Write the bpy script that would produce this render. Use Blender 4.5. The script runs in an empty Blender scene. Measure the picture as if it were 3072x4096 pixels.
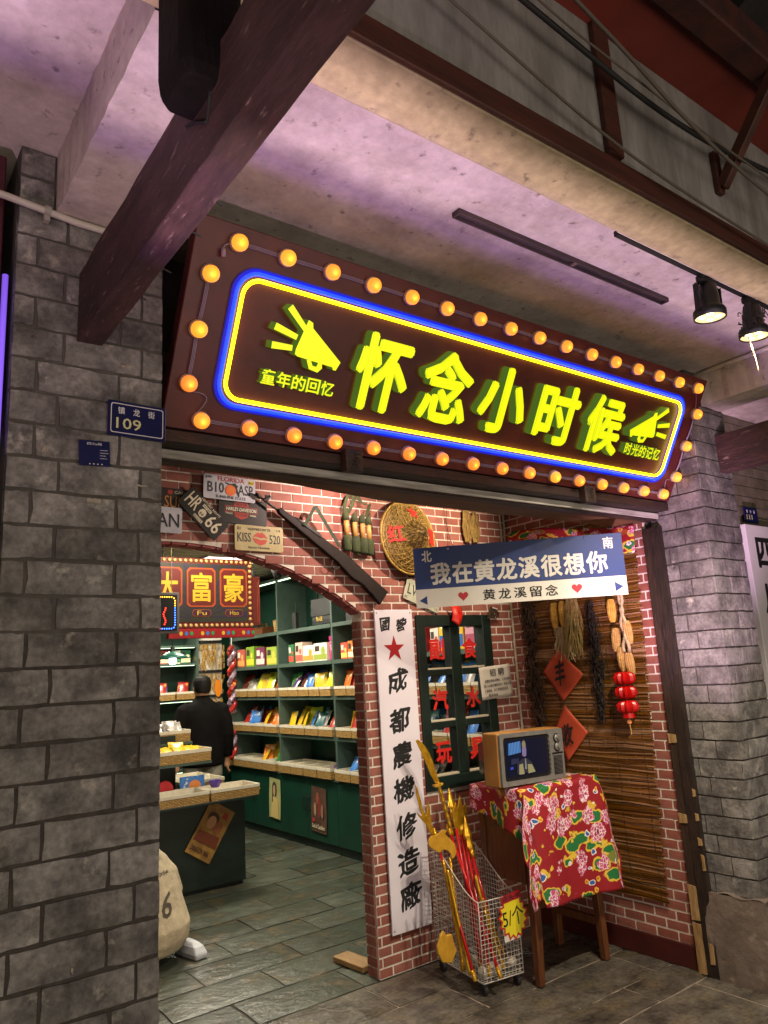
import bpy, bmesh, math, random
from mathutils import Vector, Matrix
random.seed(7)
C = bpy.context.scene.collection
SC = bpy.context.scene
PI = math.pi
rad = math.radians

# ------------------------------------------------------------------ camera
def cam_setup():
    yaw, pit, roll, f = rad(37.05380258), rad(11.96136069), rad(-3.33836068), 2971.2318
    cy, sy, cp, sp = math.cos(yaw), math.sin(yaw), math.cos(pit), math.sin(pit)
    fw = Vector((sy*cp, cy*cp, sp)); r = Vector((cy, -sy, 0)); u = r.cross(fw)
    cr, sr = math.cos(roll), math.sin(roll)
    r, u = r*cr + u*sr, -r*sr + u*cr
    cd = bpy.data.cameras.new('camera'); co = bpy.data.objects.new('camera', cd); C.objects.link(co)
    co.matrix_world = Matrix(((r.x, u.x, -fw.x, 0), (r.y, u.y, -fw.y, 0), (r.z, u.z, -fw.z, 1.6), (0, 0, 0, 1)))
    cd.sensor_fit = 'VERTICAL'; cd.sensor_height = 24; cd.lens = f/4096*24
    cd.clip_start = 0.05; cd.clip_end = 500
    SC.camera = co
cam_setup()

# ------------------------------------------------------------------ world: a night sky over a roofed street
w = bpy.data.worlds.new('World'); SC.world = w; w.use_nodes = True
nt = w.node_tree
sky = nt.nodes.new('ShaderNodeTexSky'); sky.sky_type = 'NISHITA'; sky.sun_disc = False
sky.sun_elevation = rad(1.0); sky.sun_rotation = rad(200)
nt.links.new(sky.outputs[0], nt.nodes['Background'].inputs[0]); nt.nodes['Background'].inputs[1].default_value = 0.012

def lamp(name, kind, loc, power, col, aim=None, **kw):
    d = bpy.data.lights.new(name, kind); d.energy = power; d.color = col
    for k, v in kw.items(): setattr(d, k, v)
    o = bpy.data.objects.new(name, d); C.objects.link(o); o.location = loc
    if aim is not None:
        o.rotation_euler = (Vector(aim)-Vector(loc)).to_track_quat('-Z', 'Y').to_euler()
    return o
# lit shop fronts and lanterns across the street, behind the camera
lamp('street_glow', 'AREA', (-1.0, -2.8, 1.5), 72, (1.0, 0.87, 0.72), (1.6, 2.2, 1.2), shape='RECTANGLE', size=5.0, size_y=2.2)
lamp('street_glow_low', 'AREA', (2.2, -2.4, .9), 56, (1.0, 0.86, 0.70), (2.4, 2.2, 1.9), shape='RECTANGLE', size=4.0, size_y=1.2)
# violet and pink LED bars of the wall washer that lies on the pavement and lights the arcade ceiling
def bar(name, y, power, col, wid):
    d = bpy.data.lights.new(name, 'AREA'); d.energy = power; d.color = col
    d.shape = 'RECTANGLE'; d.size = 5.6; d.size_y = wid
    o = bpy.data.objects.new(name, d); C.objects.link(o); o.location = (1.3, y, 0.05); o.rotation_euler = (rad(180), 0, 0)
bar('washer_pink', 0.5024, 135, (1.0, 0.74, 0.80), 0.004)
bar('washer_violet', 0.4980, 66, (0.45, 0.20, 1.0), 0.003)
lamp('added_pink_left', 'SPOT', (-.7, .35, .12), 230, (1.0, .62, .86), (.45, 1.62, 2.9), spot_size=rad(38), spot_blend=.8, shadow_soft_size=.03)  # unseen spot added to tint the timber beam and left soffit pink
lamp('added_pink_side', 'SPOT', (1.6, .80, .10), 900, (1.0, .62, .90), (3.735, 2.28, 2.05), spot_size=rad(26), spot_blend=.8, shadow_soft_size=.03)  # unseen spot added to throw pink on the right pillar's inner face

SC.view_settings.view_transform = 'Standard'; SC.view_settings.look = 'None'
SC.view_settings.exposure = 0; SC.view_settings.gamma = 1
SC.cycles.use_denoising = True
SC.cycles.max_bounces = 6; SC.cycles.diffuse_bounces = 3; SC.cycles.glossy_bounces = 3; SC.cycles.transmission_bounces = 4
SC.cycles.sample_clamp_indirect = 4; SC.cycles.sample_clamp_direct = 0
SC.cycles.caustics_reflective = False; SC.cycles.caustics_refractive = False

# ------------------------------------------------------------------ materials
_m = {}
def srgb(h):
    h = h.lstrip('#'); o = []
    for i in (0, 2, 4):
        c = int(h[i:i+2], 16)/255
        o.append(c/12.92 if c <= 0.04045 else ((c+0.055)/1.055)**2.4)
    return tuple(o)
def M(name, c1=(.5,.5,.5), c2=None, scale=20, rough=.6, metal=0, bump=0, bscale=None, var=0, stain=None, sscale=4, sthr=(.6,.72),
      emit=None, estr=0, stretch=(1,1,1), lo=.35, hi=.65, spec=.5, coord='pos', detail=5, trans=0, alpha=1, fine=None):
    if name in _m: return _m[name]
    m = bpy.data.materials.new(name); m.use_nodes = True; _m[name] = m
    N, L = m.node_tree.nodes, m.node_tree.links
    b = N['Principled BSDF']
    b.inputs['Base Color'].default_value = (*c1, 1); b.inputs['Roughness'].default_value = rough
    b.inputs['Metallic'].default_value = metal; b.inputs['Specular IOR Level'].default_value = spec
    if trans: b.inputs['Transmission Weight'].default_value = trans
    if alpha < 1: b.inputs['Alpha'].default_value = alpha
    if emit:
        b.inputs['Emission Color'].default_value = (*emit, 1); b.inputs['Emission Strength'].default_value = estr
    if c2 is None and not bump and not var and stain is None: return m
    if coord == 'pos': src = N.new('ShaderNodeNewGeometry').outputs['Position']
    else: src = N.new('ShaderNodeTexCoord').outputs[coord]
    mp = N.new('ShaderNodeMapping'); mp.inputs['Scale'].default_value = stretch; L.new(src, mp.inputs[0])
    col = None
    def noise(sc, det=detail):
        n = N.new('ShaderNodeTexNoise'); n.inputs['Scale'].default_value = sc; n.inputs['Detail'].default_value = det
        n.inputs['Roughness'].default_value = .62
        L.new(mp.outputs[0], n.inputs['Vector']); return n.outputs[0]
    def mix(fac, a, c, mode='MIX'):
        x = N.new('ShaderNodeMix'); x.data_type = 'RGBA'; x.blend_type = mode
        if isinstance(fac, float): x.inputs[0].default_value = fac
        else: L.new(fac, x.inputs[0])
        for i, q in ((6, a), (7, c)):
            if isinstance(q, tuple): x.inputs[i].default_value = (*q, 1)
            else: L.new(q, x.inputs[i])
        return x.outputs[2]
    def rng(v, a, c, d=0, e=1):
        x = N.new('ShaderNodeMapRange'); L.new(v, x.inputs[0])
        for i, q in enumerate((a, c, d, e)): x.inputs[i+1].default_value = q
        return x.outputs[0]
    n1 = None
    if c2 is not None:
        n1 = noise(scale); col = mix(rng(n1, lo, hi), c1, c2)
    if stain is not None:
        ns = noise(sscale, 8)
        col = mix(rng(ns, *sthr), col if col is not None else c1, stain)
    if fine:                                              # grain: small light and dark specks over the whole face
        nf = noise(fine[0], 9)
        g_ = N.new('ShaderNodeCombineColor'); v_ = rng(nf, .28, .72, 1-fine[1], 1+fine[1])
        for k_ in range(3): L.new(v_, g_.inputs[k_])
        col = mix(1.0, col, g_.outputs[0], 'MULTIPLY')
    if var:
        g = N.new('ShaderNodeNewGeometry'); oi = N.new('ShaderNodeObjectInfo')
        a = N.new('ShaderNodeMath'); a.operation = 'ADD'; L.new(g.outputs['Random Per Island'], a.inputs[0]); L.new(oi.outputs['Random'], a.inputs[1])
        a2 = N.new('ShaderNodeMath'); a2.operation = 'FRACT'; L.new(a.outputs[0], a2.inputs[0])
        h = N.new('ShaderNodeHueSaturation'); L.new(rng(a2.outputs[0], 0, 1, 1-var, 1+var), h.inputs['Value'])
        L.new(rng(a2.outputs[0], 0, 1, 1+var*.5, 1-var*.4), h.inputs['Saturation'])
        if col is not None: L.new(col, h.inputs['Color'])
        else: h.inputs['Color'].default_value = (*c1, 1)
        col = h.outputs[0]
    if col is not None: L.new(col, b.inputs['Base Color'])
    if bump:
        nb = noise(bscale or scale*2.5, 7)
        bp = N.new('ShaderNodeBump'); bp.inputs['Strength'].default_value = min(bump, 1); bp.inputs['Distance'].default_value = .004*max(1, bump)
        L.new(nb, bp.inputs['Height']); L.new(bp.outputs[0], b.inputs['Normal'])
    return m
def E(name, col, s, base=None): return M(name, base or col, emit=col, estr=s, rough=.4)

# ------------------------------------------------------------------ mesh building
class MB:
    def __init__(s): s.v = []; s.f = []; s.mi = []; s.m = 0
    def face(s, idx): s.f.append(tuple(idx)); s.mi.append(s.m)
    def add(s, vs, fs):
        o = len(s.v); s.v += [tuple(p) for p in vs]
        for f in fs: s.face([i+o for i in f])
        return s
    def box(s, x0, x1, y0, y1, z0, z1, mat=None):
        vs = [(x, y, z) for z in (z0, z1) for y in (y0, y1) for x in (x0, x1)]
        if mat is not None: vs = [mat @ Vector(p) for p in vs]
        return s.add(vs, [(0,2,3,1), (4,5,7,6), (0,1,5,4), (2,6,7,3), (0,4,6,2), (1,3,7,5)])
    def tube(s, pts, r, n=8, cap=True):
        pts = [Vector(p) for p in pts]; k = len(pts)
        rs = r if isinstance(r, (list, tuple)) else [r]*k
        o = len(s.v); up = None
        for i, p in enumerate(pts):
            t = (pts[min(i+1, k-1)]-pts[max(i-1, 0)])
            t = t.normalized() if t.length > 1e-9 else Vector((0,0,1))
            if up is None:
                up = Vector((0,0,1)) if abs(t.z) < .9 else Vector((0,1,0))
            a = t.cross(up).normalized(); bb = a.cross(t).normalized(); up = bb
            for j in range(n):
                q = 2*PI*j/n; s.v.append(tuple(p + (a*math.cos(q)+bb*math.sin(q))*rs[i]))
        for i in range(k-1):
            for j in range(n):
                s.face((o+i*n+j, o+i*n+(j+1)%n, o+(i+1)*n+(j+1)%n, o+(i+1)*n+j))
        if cap:
            s.face([o+j for j in range(n)][::-1]); s.face([o+(k-1)*n+j for j in range(n)])
        return s
    def loft(s, rings, cap=True):
        n = len(rings[0]); o = len(s.v)
        for r in rings: s.v += [tuple(p) for p in r]
        for i in range(len(rings)-1):
            for j in range(n):
                s.face((o+i*n+j, o+i*n+(j+1)%n, o+(i+1)*n+(j+1)%n, o+(i+1)*n+j))
        if cap:
            s.face([o+j for j in range(n)][::-1]); s.face([o+(len(rings)-1)*n+j for j in range(n)])
        return s
    def lathe(s, prof, n=16, mat=None, cap=True):
        rings = []
        for r, z in prof:
            rg = [Vector((r*math.cos(2*PI*j/n), r*math.sin(2*PI*j/n), z)) for j in range(n)]
            if mat is not None: rg = [mat @ p for p in rg]
            rings.append(rg)
        return s.loft(rings, cap)
    def prism(s, outline, y0, y1, mat=None):
        """outline in local (x, z), extruded from y0 (front) to y1 (back)"""
        n = len(outline); vs = [Vector((x, y0, z)) for x, z in outline]+[Vector((x, y1, z)) for x, z in outline]
        if mat is not None: vs = [mat @ p for p in vs]
        o = len(s.v); s.v += [tuple(p) for p in vs]
        s.face([o+i for i in range(n)]); s.face([o+n+i for i in range(n)][::-1])
        for i in range(n): s.face((o+(i+1)%n, o+i, o+n+i, o+n+(i+1)%n))
        return s
    def grid(s, nu, nv, fn):
        o = len(s.v)
        for j in range(nv+1):
            for i in range(nu+1): s.v.append(tuple(fn(i/nu, j/nv)))
        for j in range(nv):
            for i in range(nu):
                a = o+j*(nu+1)+i; s.face((a, a+1, a+nu+2, a+nu+1))
        return s
    def mesh(s, name, mats, smooth=False, recalc=True):
        me = bpy.data.meshes.new(name); me.from_pydata(s.v, [], s.f)
        for m in (mats if isinstance(mats, (list, tuple)) else [mats]): me.materials.append(m)
        if any(s.mi): me.polygons.foreach_set('material_index', s.mi)
        if recalc:
            bm = bmesh.new(); bm.from_mesh(me); bmesh.ops.recalc_face_normals(bm, faces=bm.faces); bm.to_mesh(me); bm.free()
        if smooth: me.polygons.foreach_set('use_smooth', [True]*len(me.polygons))
        me.update(); return me

def link(o, parent=None):
    C.objects.link(o)
    if parent is not None: o.parent = parent
    return o
def tag(o, label=None, cat=None, group=None, kind=None):
    if label: o['label'] = label
    if cat: o['category'] = cat
    if group: o['group'] = group
    if kind: o['kind'] = kind
    return o
def obj(name, mb, mats, parent=None, smooth=False, bev=0, seg=1, solid=0, sub=0, recalc=True):
    me = mb.mesh(name, mats, smooth, recalc) if isinstance(mb, MB) else mb
    o = link(bpy.data.objects.new(name, me), parent)
    if solid:
        md = o.modifiers.new('solid', 'SOLIDIFY'); md.thickness = solid; md.offset = 0
    if bev:
        md = o.modifiers.new('bevel', 'BEVEL'); md.width = bev; md.segments = seg; md.limit_method = 'ANGLE'
    if sub:
        md = o.modifiers.new('sub', 'SUBSURF'); md.levels = sub; md.render_levels = sub
    return o
def thing(name, label, cat, loc=(0,0,0), rot=(0,0,0), group=None):
    o = link(bpy.data.objects.new(name, None)); o.location = loc
    o.rotation_euler = rot if isinstance(rot, (tuple, list)) else (0, 0, rot)
    o.empty_display_size = .05
    return tag(o, label, cat, group)
def one(name, mb, mats, label, cat, group=None, loc=None, rot=None, **kw):
    o = obj(name, mb, mats, **kw); tag(o, label, cat, group)
    if loc is not None: o.location = loc
    if rot is not None: o.rotation_euler = rot if isinstance(rot, (tuple, list)) else (0, 0, rot)
    return o
def struct(name, mb, mats, **kw): return tag(obj(name, mb, mats, **kw), kind='structure')
def stuff(o): o['kind'] = 'stuff'; return o
ORD = ('first second third fourth fifth sixth seventh eighth ninth tenth eleventh twelfth thirteenth fourteenth fifteenth sixteenth '
       'seventeenth eighteenth nineteenth twentieth').split()
def nth(i):
    return ORD[i] if i < 20 else '%dth' % (i+1)

# lettering: flat or raised characters standing in the local XZ plane and facing local -Y
_tx = {}
def text_mesh(s, shear=0):
    k = (s, shear)
    if k in _tx: return _tx[k]
    cu = bpy.data.curves.new('lettering', 'FONT'); cu.body = s; cu.size = 1; cu.shear = shear
    cu.extrude = .01; cu.resolution_u = 2
    o = bpy.data.objects.new('lettering', cu); C.objects.link(o)
    dg = bpy.context.evaluated_depsgraph_get(); me = bpy.data.meshes.new_from_object(o.evaluated_get(dg))
    bpy.data.objects.remove(o); bpy.data.curves.remove(cu)
    _tx[k] = ([tuple(v.co) for v in me.vertices], [tuple(p.vertices) for p in me.polygons], [abs(p.normal.z) < .7 for p in me.polygons])
    bpy.data.meshes.remove(me)
    return _tx[k]
def text(s, box, mat, parent=None, y=-.001, bold=0, shear=0, depth=.002, name='lettering', rot=0, keep=False, warp=None, sides=None):
    """fit the string into box (x0, z0, x1, z1) in the parent's local frame, front face at local y"""
    vs, fs, sd = text_mesh(s, shear)
    xs = [v[0] for v in vs]; ys = [v[1] for v in vs]
    ax, bx, ay, by = min(xs)-bold, max(xs)+bold, min(ys)-bold, max(ys)+bold
    x0, z0, x1, z1 = box; sx = (x1-x0)/max(bx-ax, 1e-6); sz = (z1-z0)/max(by-ay, 1e-6)
    if keep: sx = sz = min(sx, sz)
    cx, cz = (x0+x1)/2, (z0+z1)/2; c, n = math.cos(rot), math.sin(rot)
    mb = MB(); m = bold*.72
    sh = [(0,0)] if not bold else [(0,0),(bold,0),(-bold,0),(0,bold),(0,-bold),(m,m),(-m,m),(m,-m),(-m,-m)]   # heavier strokes: the glyph repeated around itself
    for k, (du, dv) in enumerate(sh):
        o = len(mb.v); yk = y+depth*.012*k
        for v in vs:
            a = (v[0]+du-(ax+bx)/2)*sx; d = (v[1]+dv-(ay+by)/2)*sz
            if warp: a, d = warp(a, d)
            mb.v.append((cx+a*c-d*n, yk if v[2] > 0 else y+depth, cz+a*n+d*c))
        for f, q in zip(fs, sd):
            mb.m = 1 if (q and sides is not None) else 0; mb.face([i+o for i in f])
    me = mb.mesh(name, [mat, sides] if sides is not None else mat, recalc=False)
    o = link(bpy.data.objects.new(name, me), parent); return o
def star_outline(cx, cz, r, rot=0, k=.4, n=5):
    return [(cx+(r if i % 2 == 0 else r*k)*math.sin(rot+PI*i/n), cz+(r if i % 2 == 0 else r*k)*math.cos(rot+PI*i/n)) for i in range(2*n)]
def heart(cx, cz, s):
    o = []
    for i in range(28):
        t = 2*PI*i/28
        o.append((cx+s*16*math.sin(t)**3/17, cz+s*(13*math.cos(t)-5*math.cos(2*t)-2*math.cos(3*t)-math.cos(4*t))/17))
    return o
def rrect(x0, z0, x1, z1, r, n=6):
    o = []
    for cx, cz, a in ((x1-r, z1-r, 0), (x0+r, z1-r, 90), (x0+r, z0+r, 180), (x1-r, z0+r, 270)):
        for i in range(n+1):
            t = rad(a+90*i/n); o.append((cx+r*math.cos(t), cz+r*math.sin(t)))
    return o
def flat(name, outline, mat, parent, y=-.001, t=.001):
    return obj(name, MB().prism(outline, y, y+t), mat, parent)

# ------------------------------------------------------------------ palette
GREYB = M('grey_brick', srgb('#8a8681'), srgb('#4b4846'), 8, .88, bump=2.4, bscale=30, var=.22, stain=srgb('#aaa498'), sscale=13, sthr=(.58,.72), fine=(55, .38))
GREYB2 = M('grey_brick_smooth', srgb('#7a7672'), srgb('#4a4745'), 9, .88, bump=1.9, bscale=30, var=.2, stain=srgb('#9c968c'), sscale=11, sthr=(.60,.73), fine=(60, .32))
GMORT = M('dark_mortar', srgb('#37322e'), srgb('#4a443e'), 30, .95, bump=.6)
REDB = M('red_brick', srgb('#8f5548'), srgb('#7e483d'), 14, .72, bump=.35, bscale=70, var=.12)
RMORT = M('pale_mortar', srgb('#d8cfc3'), srgb('#c2b8ab'), 30, .9, bump=.3)
DARKW = M('dark_timber', srgb('#1f1513'), srgb('#33231e'), 10, .62, bump=.7, bscale=26, stretch=(1,1,5), stain=srgb('#4d3c34'), sscale=12, sthr=(.68,.8), fine=(40,.25))
BEAMW = M('beam_timber', srgb('#4a302c'), srgb('#33211f'), 8, .66, bump=1.2, bscale=30, stretch=(3,.6,3), stain=srgb('#7d6a5e'), sscale=24, sthr=(.61,.70), fine=(36,.35))
REDW = M('brown_red_board', srgb('#4e281d'), srgb('#3a1d17'), 8, .6, bump=.4, bscale=40, stretch=(.5,1,4))
PLAST = M('ceiling_plaster', srgb('#cbbfb4'), srgb('#a99c91'), 4, .92, bump=1.0, bscale=14, stain=srgb('#6f645a'), sscale=21, sthr=(.61,.72), detail=9, fine=(30, .16))
PLAST2 = M('edge_plaster', srgb('#b9a888'), srgb('#9f8f72'), 6, .92, bump=.7, bscale=20, stain=srgb('#776a58'), sscale=19, sthr=(.60,.71), detail=9, fine=(34, .2))
WALLG = M('upper_wall_plaster', srgb('#8c8886'), srgb('#6f6b68'), 4, .92, fine=(30,.14), bump=.3, bscale=25, stretch=(2.2,1,.5), stain=srgb('#605b57'), sscale=5, sthr=(.62,.8))
REDS = M('red_soffit', srgb('#7a2d22'), srgb('#6a271e'), 5, .7, bump=.2)
ROOFD = M('roof_dark', srgb('#231a17'), srgb('#15110f'), 12, .9, bump=.5)
GREEN = M('green_laminate', srgb('#0f3a2a'), srgb('#0c3024'), 3, .42, bump=.05)
GREEND = M('dark_green_paint', srgb('#10231c'), srgb('#0b1813'), 12, .45, bump=.15, bscale=60)
GREENE = M('green_edge', srgb('#44564e'), srgb('#38493f'), 6, .5)
WHITE = M('white_board', srgb('#e2dde0'), srgb('#d8d2d4'), 3, .5)
WPAINT = M('worn_white_paint', srgb('#c0bab2'), srgb('#8d867e'), 16, .8, bump=.5, bscale=40, stretch=(.3,1,3))
BLACK = M('black_ink', (.006,.006,.007), rough=.7)
REDP = M('red_paint', srgb('#a51520'), srgb('#941019'), 20, .5)
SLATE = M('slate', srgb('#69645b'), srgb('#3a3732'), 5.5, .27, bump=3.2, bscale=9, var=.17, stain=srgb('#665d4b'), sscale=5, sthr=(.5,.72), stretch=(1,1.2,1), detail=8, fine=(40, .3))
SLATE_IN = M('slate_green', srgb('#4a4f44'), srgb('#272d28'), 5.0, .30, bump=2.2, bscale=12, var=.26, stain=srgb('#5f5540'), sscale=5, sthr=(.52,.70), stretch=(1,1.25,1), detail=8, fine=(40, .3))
GROUTL = M('pale_grout', srgb('#97897a'), srgb('#6f6458'), 20, .9, bump=.5)
GROUTD = M('dark_grout', srgb('#1c1916'), srgb('#3a3128'), 20, .9, bump=.5)
WOOD = M('varnished_wood', srgb('#6d4022'), srgb('#4f2b15'), 12, .42, bump=.2, bscale=40, stretch=(6,6,.8))
STEELB = M('black_metal', (.012,.012,.013), rough=.45, metal=.3)
ROPE = M('cable_black', srgb('#1a1716'), rough=.7)

def PX(x, y, axis, val):
    """direction of a photograph pixel (3072 x 4096) met with the plane axis = val"""
    m = SC.camera.matrix_world
    d = m.to_3x3() @ Vector(((x-1536)/2971.2318, -(y-2048)/2971.2318, -1))
    o = m.to_translation(); t = (val-o[axis])/d[axis]
    return o+d*t

# ------------------------------------------------------------------ bricks
def brick_variants(mat, n, rough):
    out = []
    for k in range(n):
        rr = random.Random(k*13+5); mb = MB(); nu, nv = 4, 2
        def fr(i, j):
            e = (i in (0, nu)) or (j in (0, nv))
            return (-.5+i/nu+(0 if not e else (.010 if i == 0 else -.010 if i == nu else 0))+rr.uniform(-1,1)*rough*.016,
                    (-.5+rr.uniform(-.2,.30)*rough*.28) if not e else -.5+.06+rr.uniform(-.10,.14)*rough*.4,
                    -.5+j/nv+(0 if not e else (.022 if j == 0 else -.022 if j == nv else 0))+rr.uniform(-1,1)*rough*.030)
        o = [fr(i, j) for j in range(nv+1) for i in range(nu+1)]
        mb.add(o, [(j*(nu+1)+i, j*(nu+1)+i+1, (j+1)*(nu+1)+i+1, (j+1)*(nu+1)+i) for j in range(nv) for i in range(nu)])
        ring = list(range(0, nu+1))+[(j+1)*(nu+1)-1 for j in range(1, nv+1)]+[nv*(nu+1)+i for i in range(nu-1, -1, -1)]+[j*(nu+1) for j in range(nv-1, 0, -1)]
        b0 = len(mb.v)
        for r in ring:
            x, _, z = mb.v[r]; mb.v.append((max(-.5, min(.5, x*1.07)), .5, max(-.5, min(.5, z*1.12))))
        m = len(ring)
        for i in range(m): mb.face((ring[(i+1) % m], ring[i], b0+i, b0+(i+1) % m))
        out.append(mb.mesh('brick', mat, recalc=True))
    return out
def bricks(parent, rows, meshes, depth, y, seen=None, maxn=300, jit=.0015, name='brick'):
    """rows: (u0, u1, v0, v1) pieces in the parent's XZ plane; the first maxn (seen ones first) are objects, the rest one mesh"""
    if seen: rows = sorted(rows, key=lambda r: -seen(r))
    for r in rows[:maxn]:
        o = bpy.data.objects.new(name, random.choice(meshes)); link(o, parent)
        o.location = ((r[0]+r[1])/2, y+random.uniform(-jit, jit), (r[2]+r[3])/2); o.scale = (r[1]-r[0], depth, r[3]-r[2])
    if len(rows) > maxn:
        mb = MB()
        for r in rows[maxn:]:
            c = random.uniform(-jit, jit); mb.box(r[0], r[1], y-depth/2+c, y+depth/2, r[2], r[3])
        stuff(obj(name+'_rest', mb, meshes[0].materials[0], parent))
def courses(u0, u1, v0, v1, L, h, joint, holes=None, offs=None, jit=.0):
    rows = []; k = 0; v = v0
    while v < v1-.01:
        top = min(v+h-joint, v1); o = offs[k % len(offs)] if offs else (0 if k % 2 else L/2)
        cuts = [u0]; u = u0+(o % L)
        while u < u1-.02:
            if u > u0+.02: cuts.append(u+random.uniform(-1, 1)*jit)
            u += L
        cuts.append(u1)
        hs = holes((v+top)/2) if holes else []
        for a, b in zip(cuts[:-1], cuts[1:]):
            segs = [(a+joint/2, b-joint/2)]
            for p, q in hs:
                ns = []
                for s, e in segs:
                    if q <= s or p >= e: ns.append((s, e))
                    else:
                        if p-s > .012: ns.append((s, p))
                        if e-q > .012: ns.append((q, e))
                segs = ns
            rows += [(s, e, v, top) for s, e in segs if e-s > .012]
        v += h; k += 1
    return rows
GBR = brick_variants(GREYB, 6, 1.0)
GBR2 = brick_variants(GREYB2, 5, .8)
RBR = brick_variants(REDB, 3, .12)

# ------------------------------------------------------------------ ground
def paving():
    random.seed(3)
    struct('ground', MB().box(-30, 30, -30, 40, -.3, -.03), GROUTD)
    pv = struct('pavement', MB().box(-2, 5.5, .6, 3.5655, -.03, -.008), GROUTL)
    fl = struct('shop_floor', MB().box(-.4, 4.6, 3.5657, 9.2, -.03, -.008), GROUTD)
    ys = [.78, 1.09, 1.40, 1.71, 2.02, 2.43, 2.64, 2.945, 3.255, 3.5665, 3.87, 4.18, 4.48, 4.79, 5.10, 5.40, 5.70, 6.01, 6.32, 6.63, 6.94, 7.25, 7.56, 7.87, 8.18]
    for k in range(len(ys)-1):
        y0, y1 = ys[k], ys[k+1]; inside = y0 > 3.5; ph = (2.08 if k % 2 else 2.375) if not inside else (2.39 if k % 2 else 2.09)
        x = ph-.61*4 if inside else ph-.61*4
        while x < 4.3:
            L = .61; a, b = x, x+L; x += L
            if b < .2 or (not inside and b < .6 and y1 < 1.5): continue
            if inside and (a > 4.2 or b < .2): continue
            cuts = [(a, b)]
            if random.random() < .18: m = a+L*random.uniform(.35, .65); cuts = [(a, m), (m, b)]
            for (p, q) in cuts:
                g = .0055 if not inside else .005
                p, q = p+g+random.uniform(-.004,.004), q-g+random.uniform(-.004,.004)
                zt = random.uniform(-.0015, .002); t1, t2 = random.uniform(-.0015,.0015), random.uniform(-.0015,.0015)
                mb = MB(); n = 5
                def fn(u, v, p=p, q=q, y0=y0, y1=y1, g=g, zt=zt, t1=t1, t2=t2):
                    e = .006*math.sin(u*9+y0*30)*(1 if v in (0, 1) else 0); e2 = .005*math.sin(v*7+p*20)*(1 if u in (0, 1) else 0)
                    edge = -.004 if (u in (0, 1) or v in (0, 1)) else 0
                    return (p+(q-p)*u+e2*.6, y0+g+(y1-y0-2*g)*v+e*.6, zt+t1*u+t2*v+edge)
                mb.grid(n, n, fn)
                o = len(mb.v); ring = [i for i in range(n+1)]+[(j+1)*(n+1)-1 for j in range(1, n+1)]+[n*(n+1)+i for i in range(n-1, -1, -1)]+[j*(n+1) for j in range(n-1, 0, -1)]
                for r in ring: mb.v.append((mb.v[r][0], mb.v[r][1], -.02))
                m = len(ring)
                for i in range(m): mb.face((ring[(i+1) % m], ring[i], o+i, o+(i+1) % m))
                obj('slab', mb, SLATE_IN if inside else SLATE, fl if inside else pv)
paving()

# ------------------------------------------------------------------ grey brick pillars
def left_pillar():
    random.seed(11)
    t = thing('brick_pillar', 'wide grey brick pillar with dark joints beside the house number plate', 'pillar', (.34, 2.095, 0))
    obj('mortar', MB().box(.004, .421, .004, .45, -.01, 1.741), GMORT, t)
    obj('mortar', MB().box(.004, .421, .0035, .45, 1.741, 2.96).box(.004, .10, .0035, .45, 2.96, 3.1495), M('smeared_mortar', srgb('#57524c'), srgb('#45413c'), 12, .92, bump=.8), t)
    rows = courses(0, .425, -.026, 2.957, .23, .0935, .0065, offs=(.062, .130), jit=.006)
    rows += courses(0, .10, 2.967, 3.149, .23, .0935, .009)
    bricks(t, rows, GBR, .03, .012, jit=.0012)
    s = obj('side_mortar', MB().box(0, .01, 0, .01, 0, .01), GMORT, t); s.location = (.405, .2, 1)
    TAPE = M('dirt_patch', srgb('#3b3632'), srgb('#57514a'), 26, .8, bump=.6, stain=srgb('#a19a8e'), sscale=40, sthr=(.64,.7)); SCR = M('paper_scrap', srgb('#a89f8f'), srgb('#8d8474'), 30, .9)
    rp = random.Random(40)
    for x, z, w_, h_, m_ in ((.21,2.10,.035,.012,SCR),(.345,2.16,.035,.005,SCR),(.09,2.23,.008,.02,SCR),(.30,2.52,.025,.006,SCR),(.20,.92,.008,.012,SCR)):
        o_ = [(x+w_*(i/9)+rp.uniform(-.003,.003), z+rp.uniform(-.2,.2)*h_) for i in range(10)]+[(x+w_*(i/9)+rp.uniform(-.003,.003), z+h_+rp.uniform(-.3,.2)*h_) for i in range(9, -1, -1)]
        flat('paper_residue', o_, m_, t, -.0062, .004)
    # return face of the pillar towards the door
    h = courses(.03, .44, -.026, 2.957, .23, .0935, .009, offs=(.11, .20), jit=.004)
    for r in h:
        o = bpy.data.objects.new('brick', random.choice(GBR)); link(o, t)
        o.rotation_euler = (0, 0, PI/2); o.location = (.415, (r[0]+r[1])/2, (r[2]+r[3])/2); o.scale = (r[1]-r[0], .02, r[3]-r[2])
left_pillar()
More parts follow.
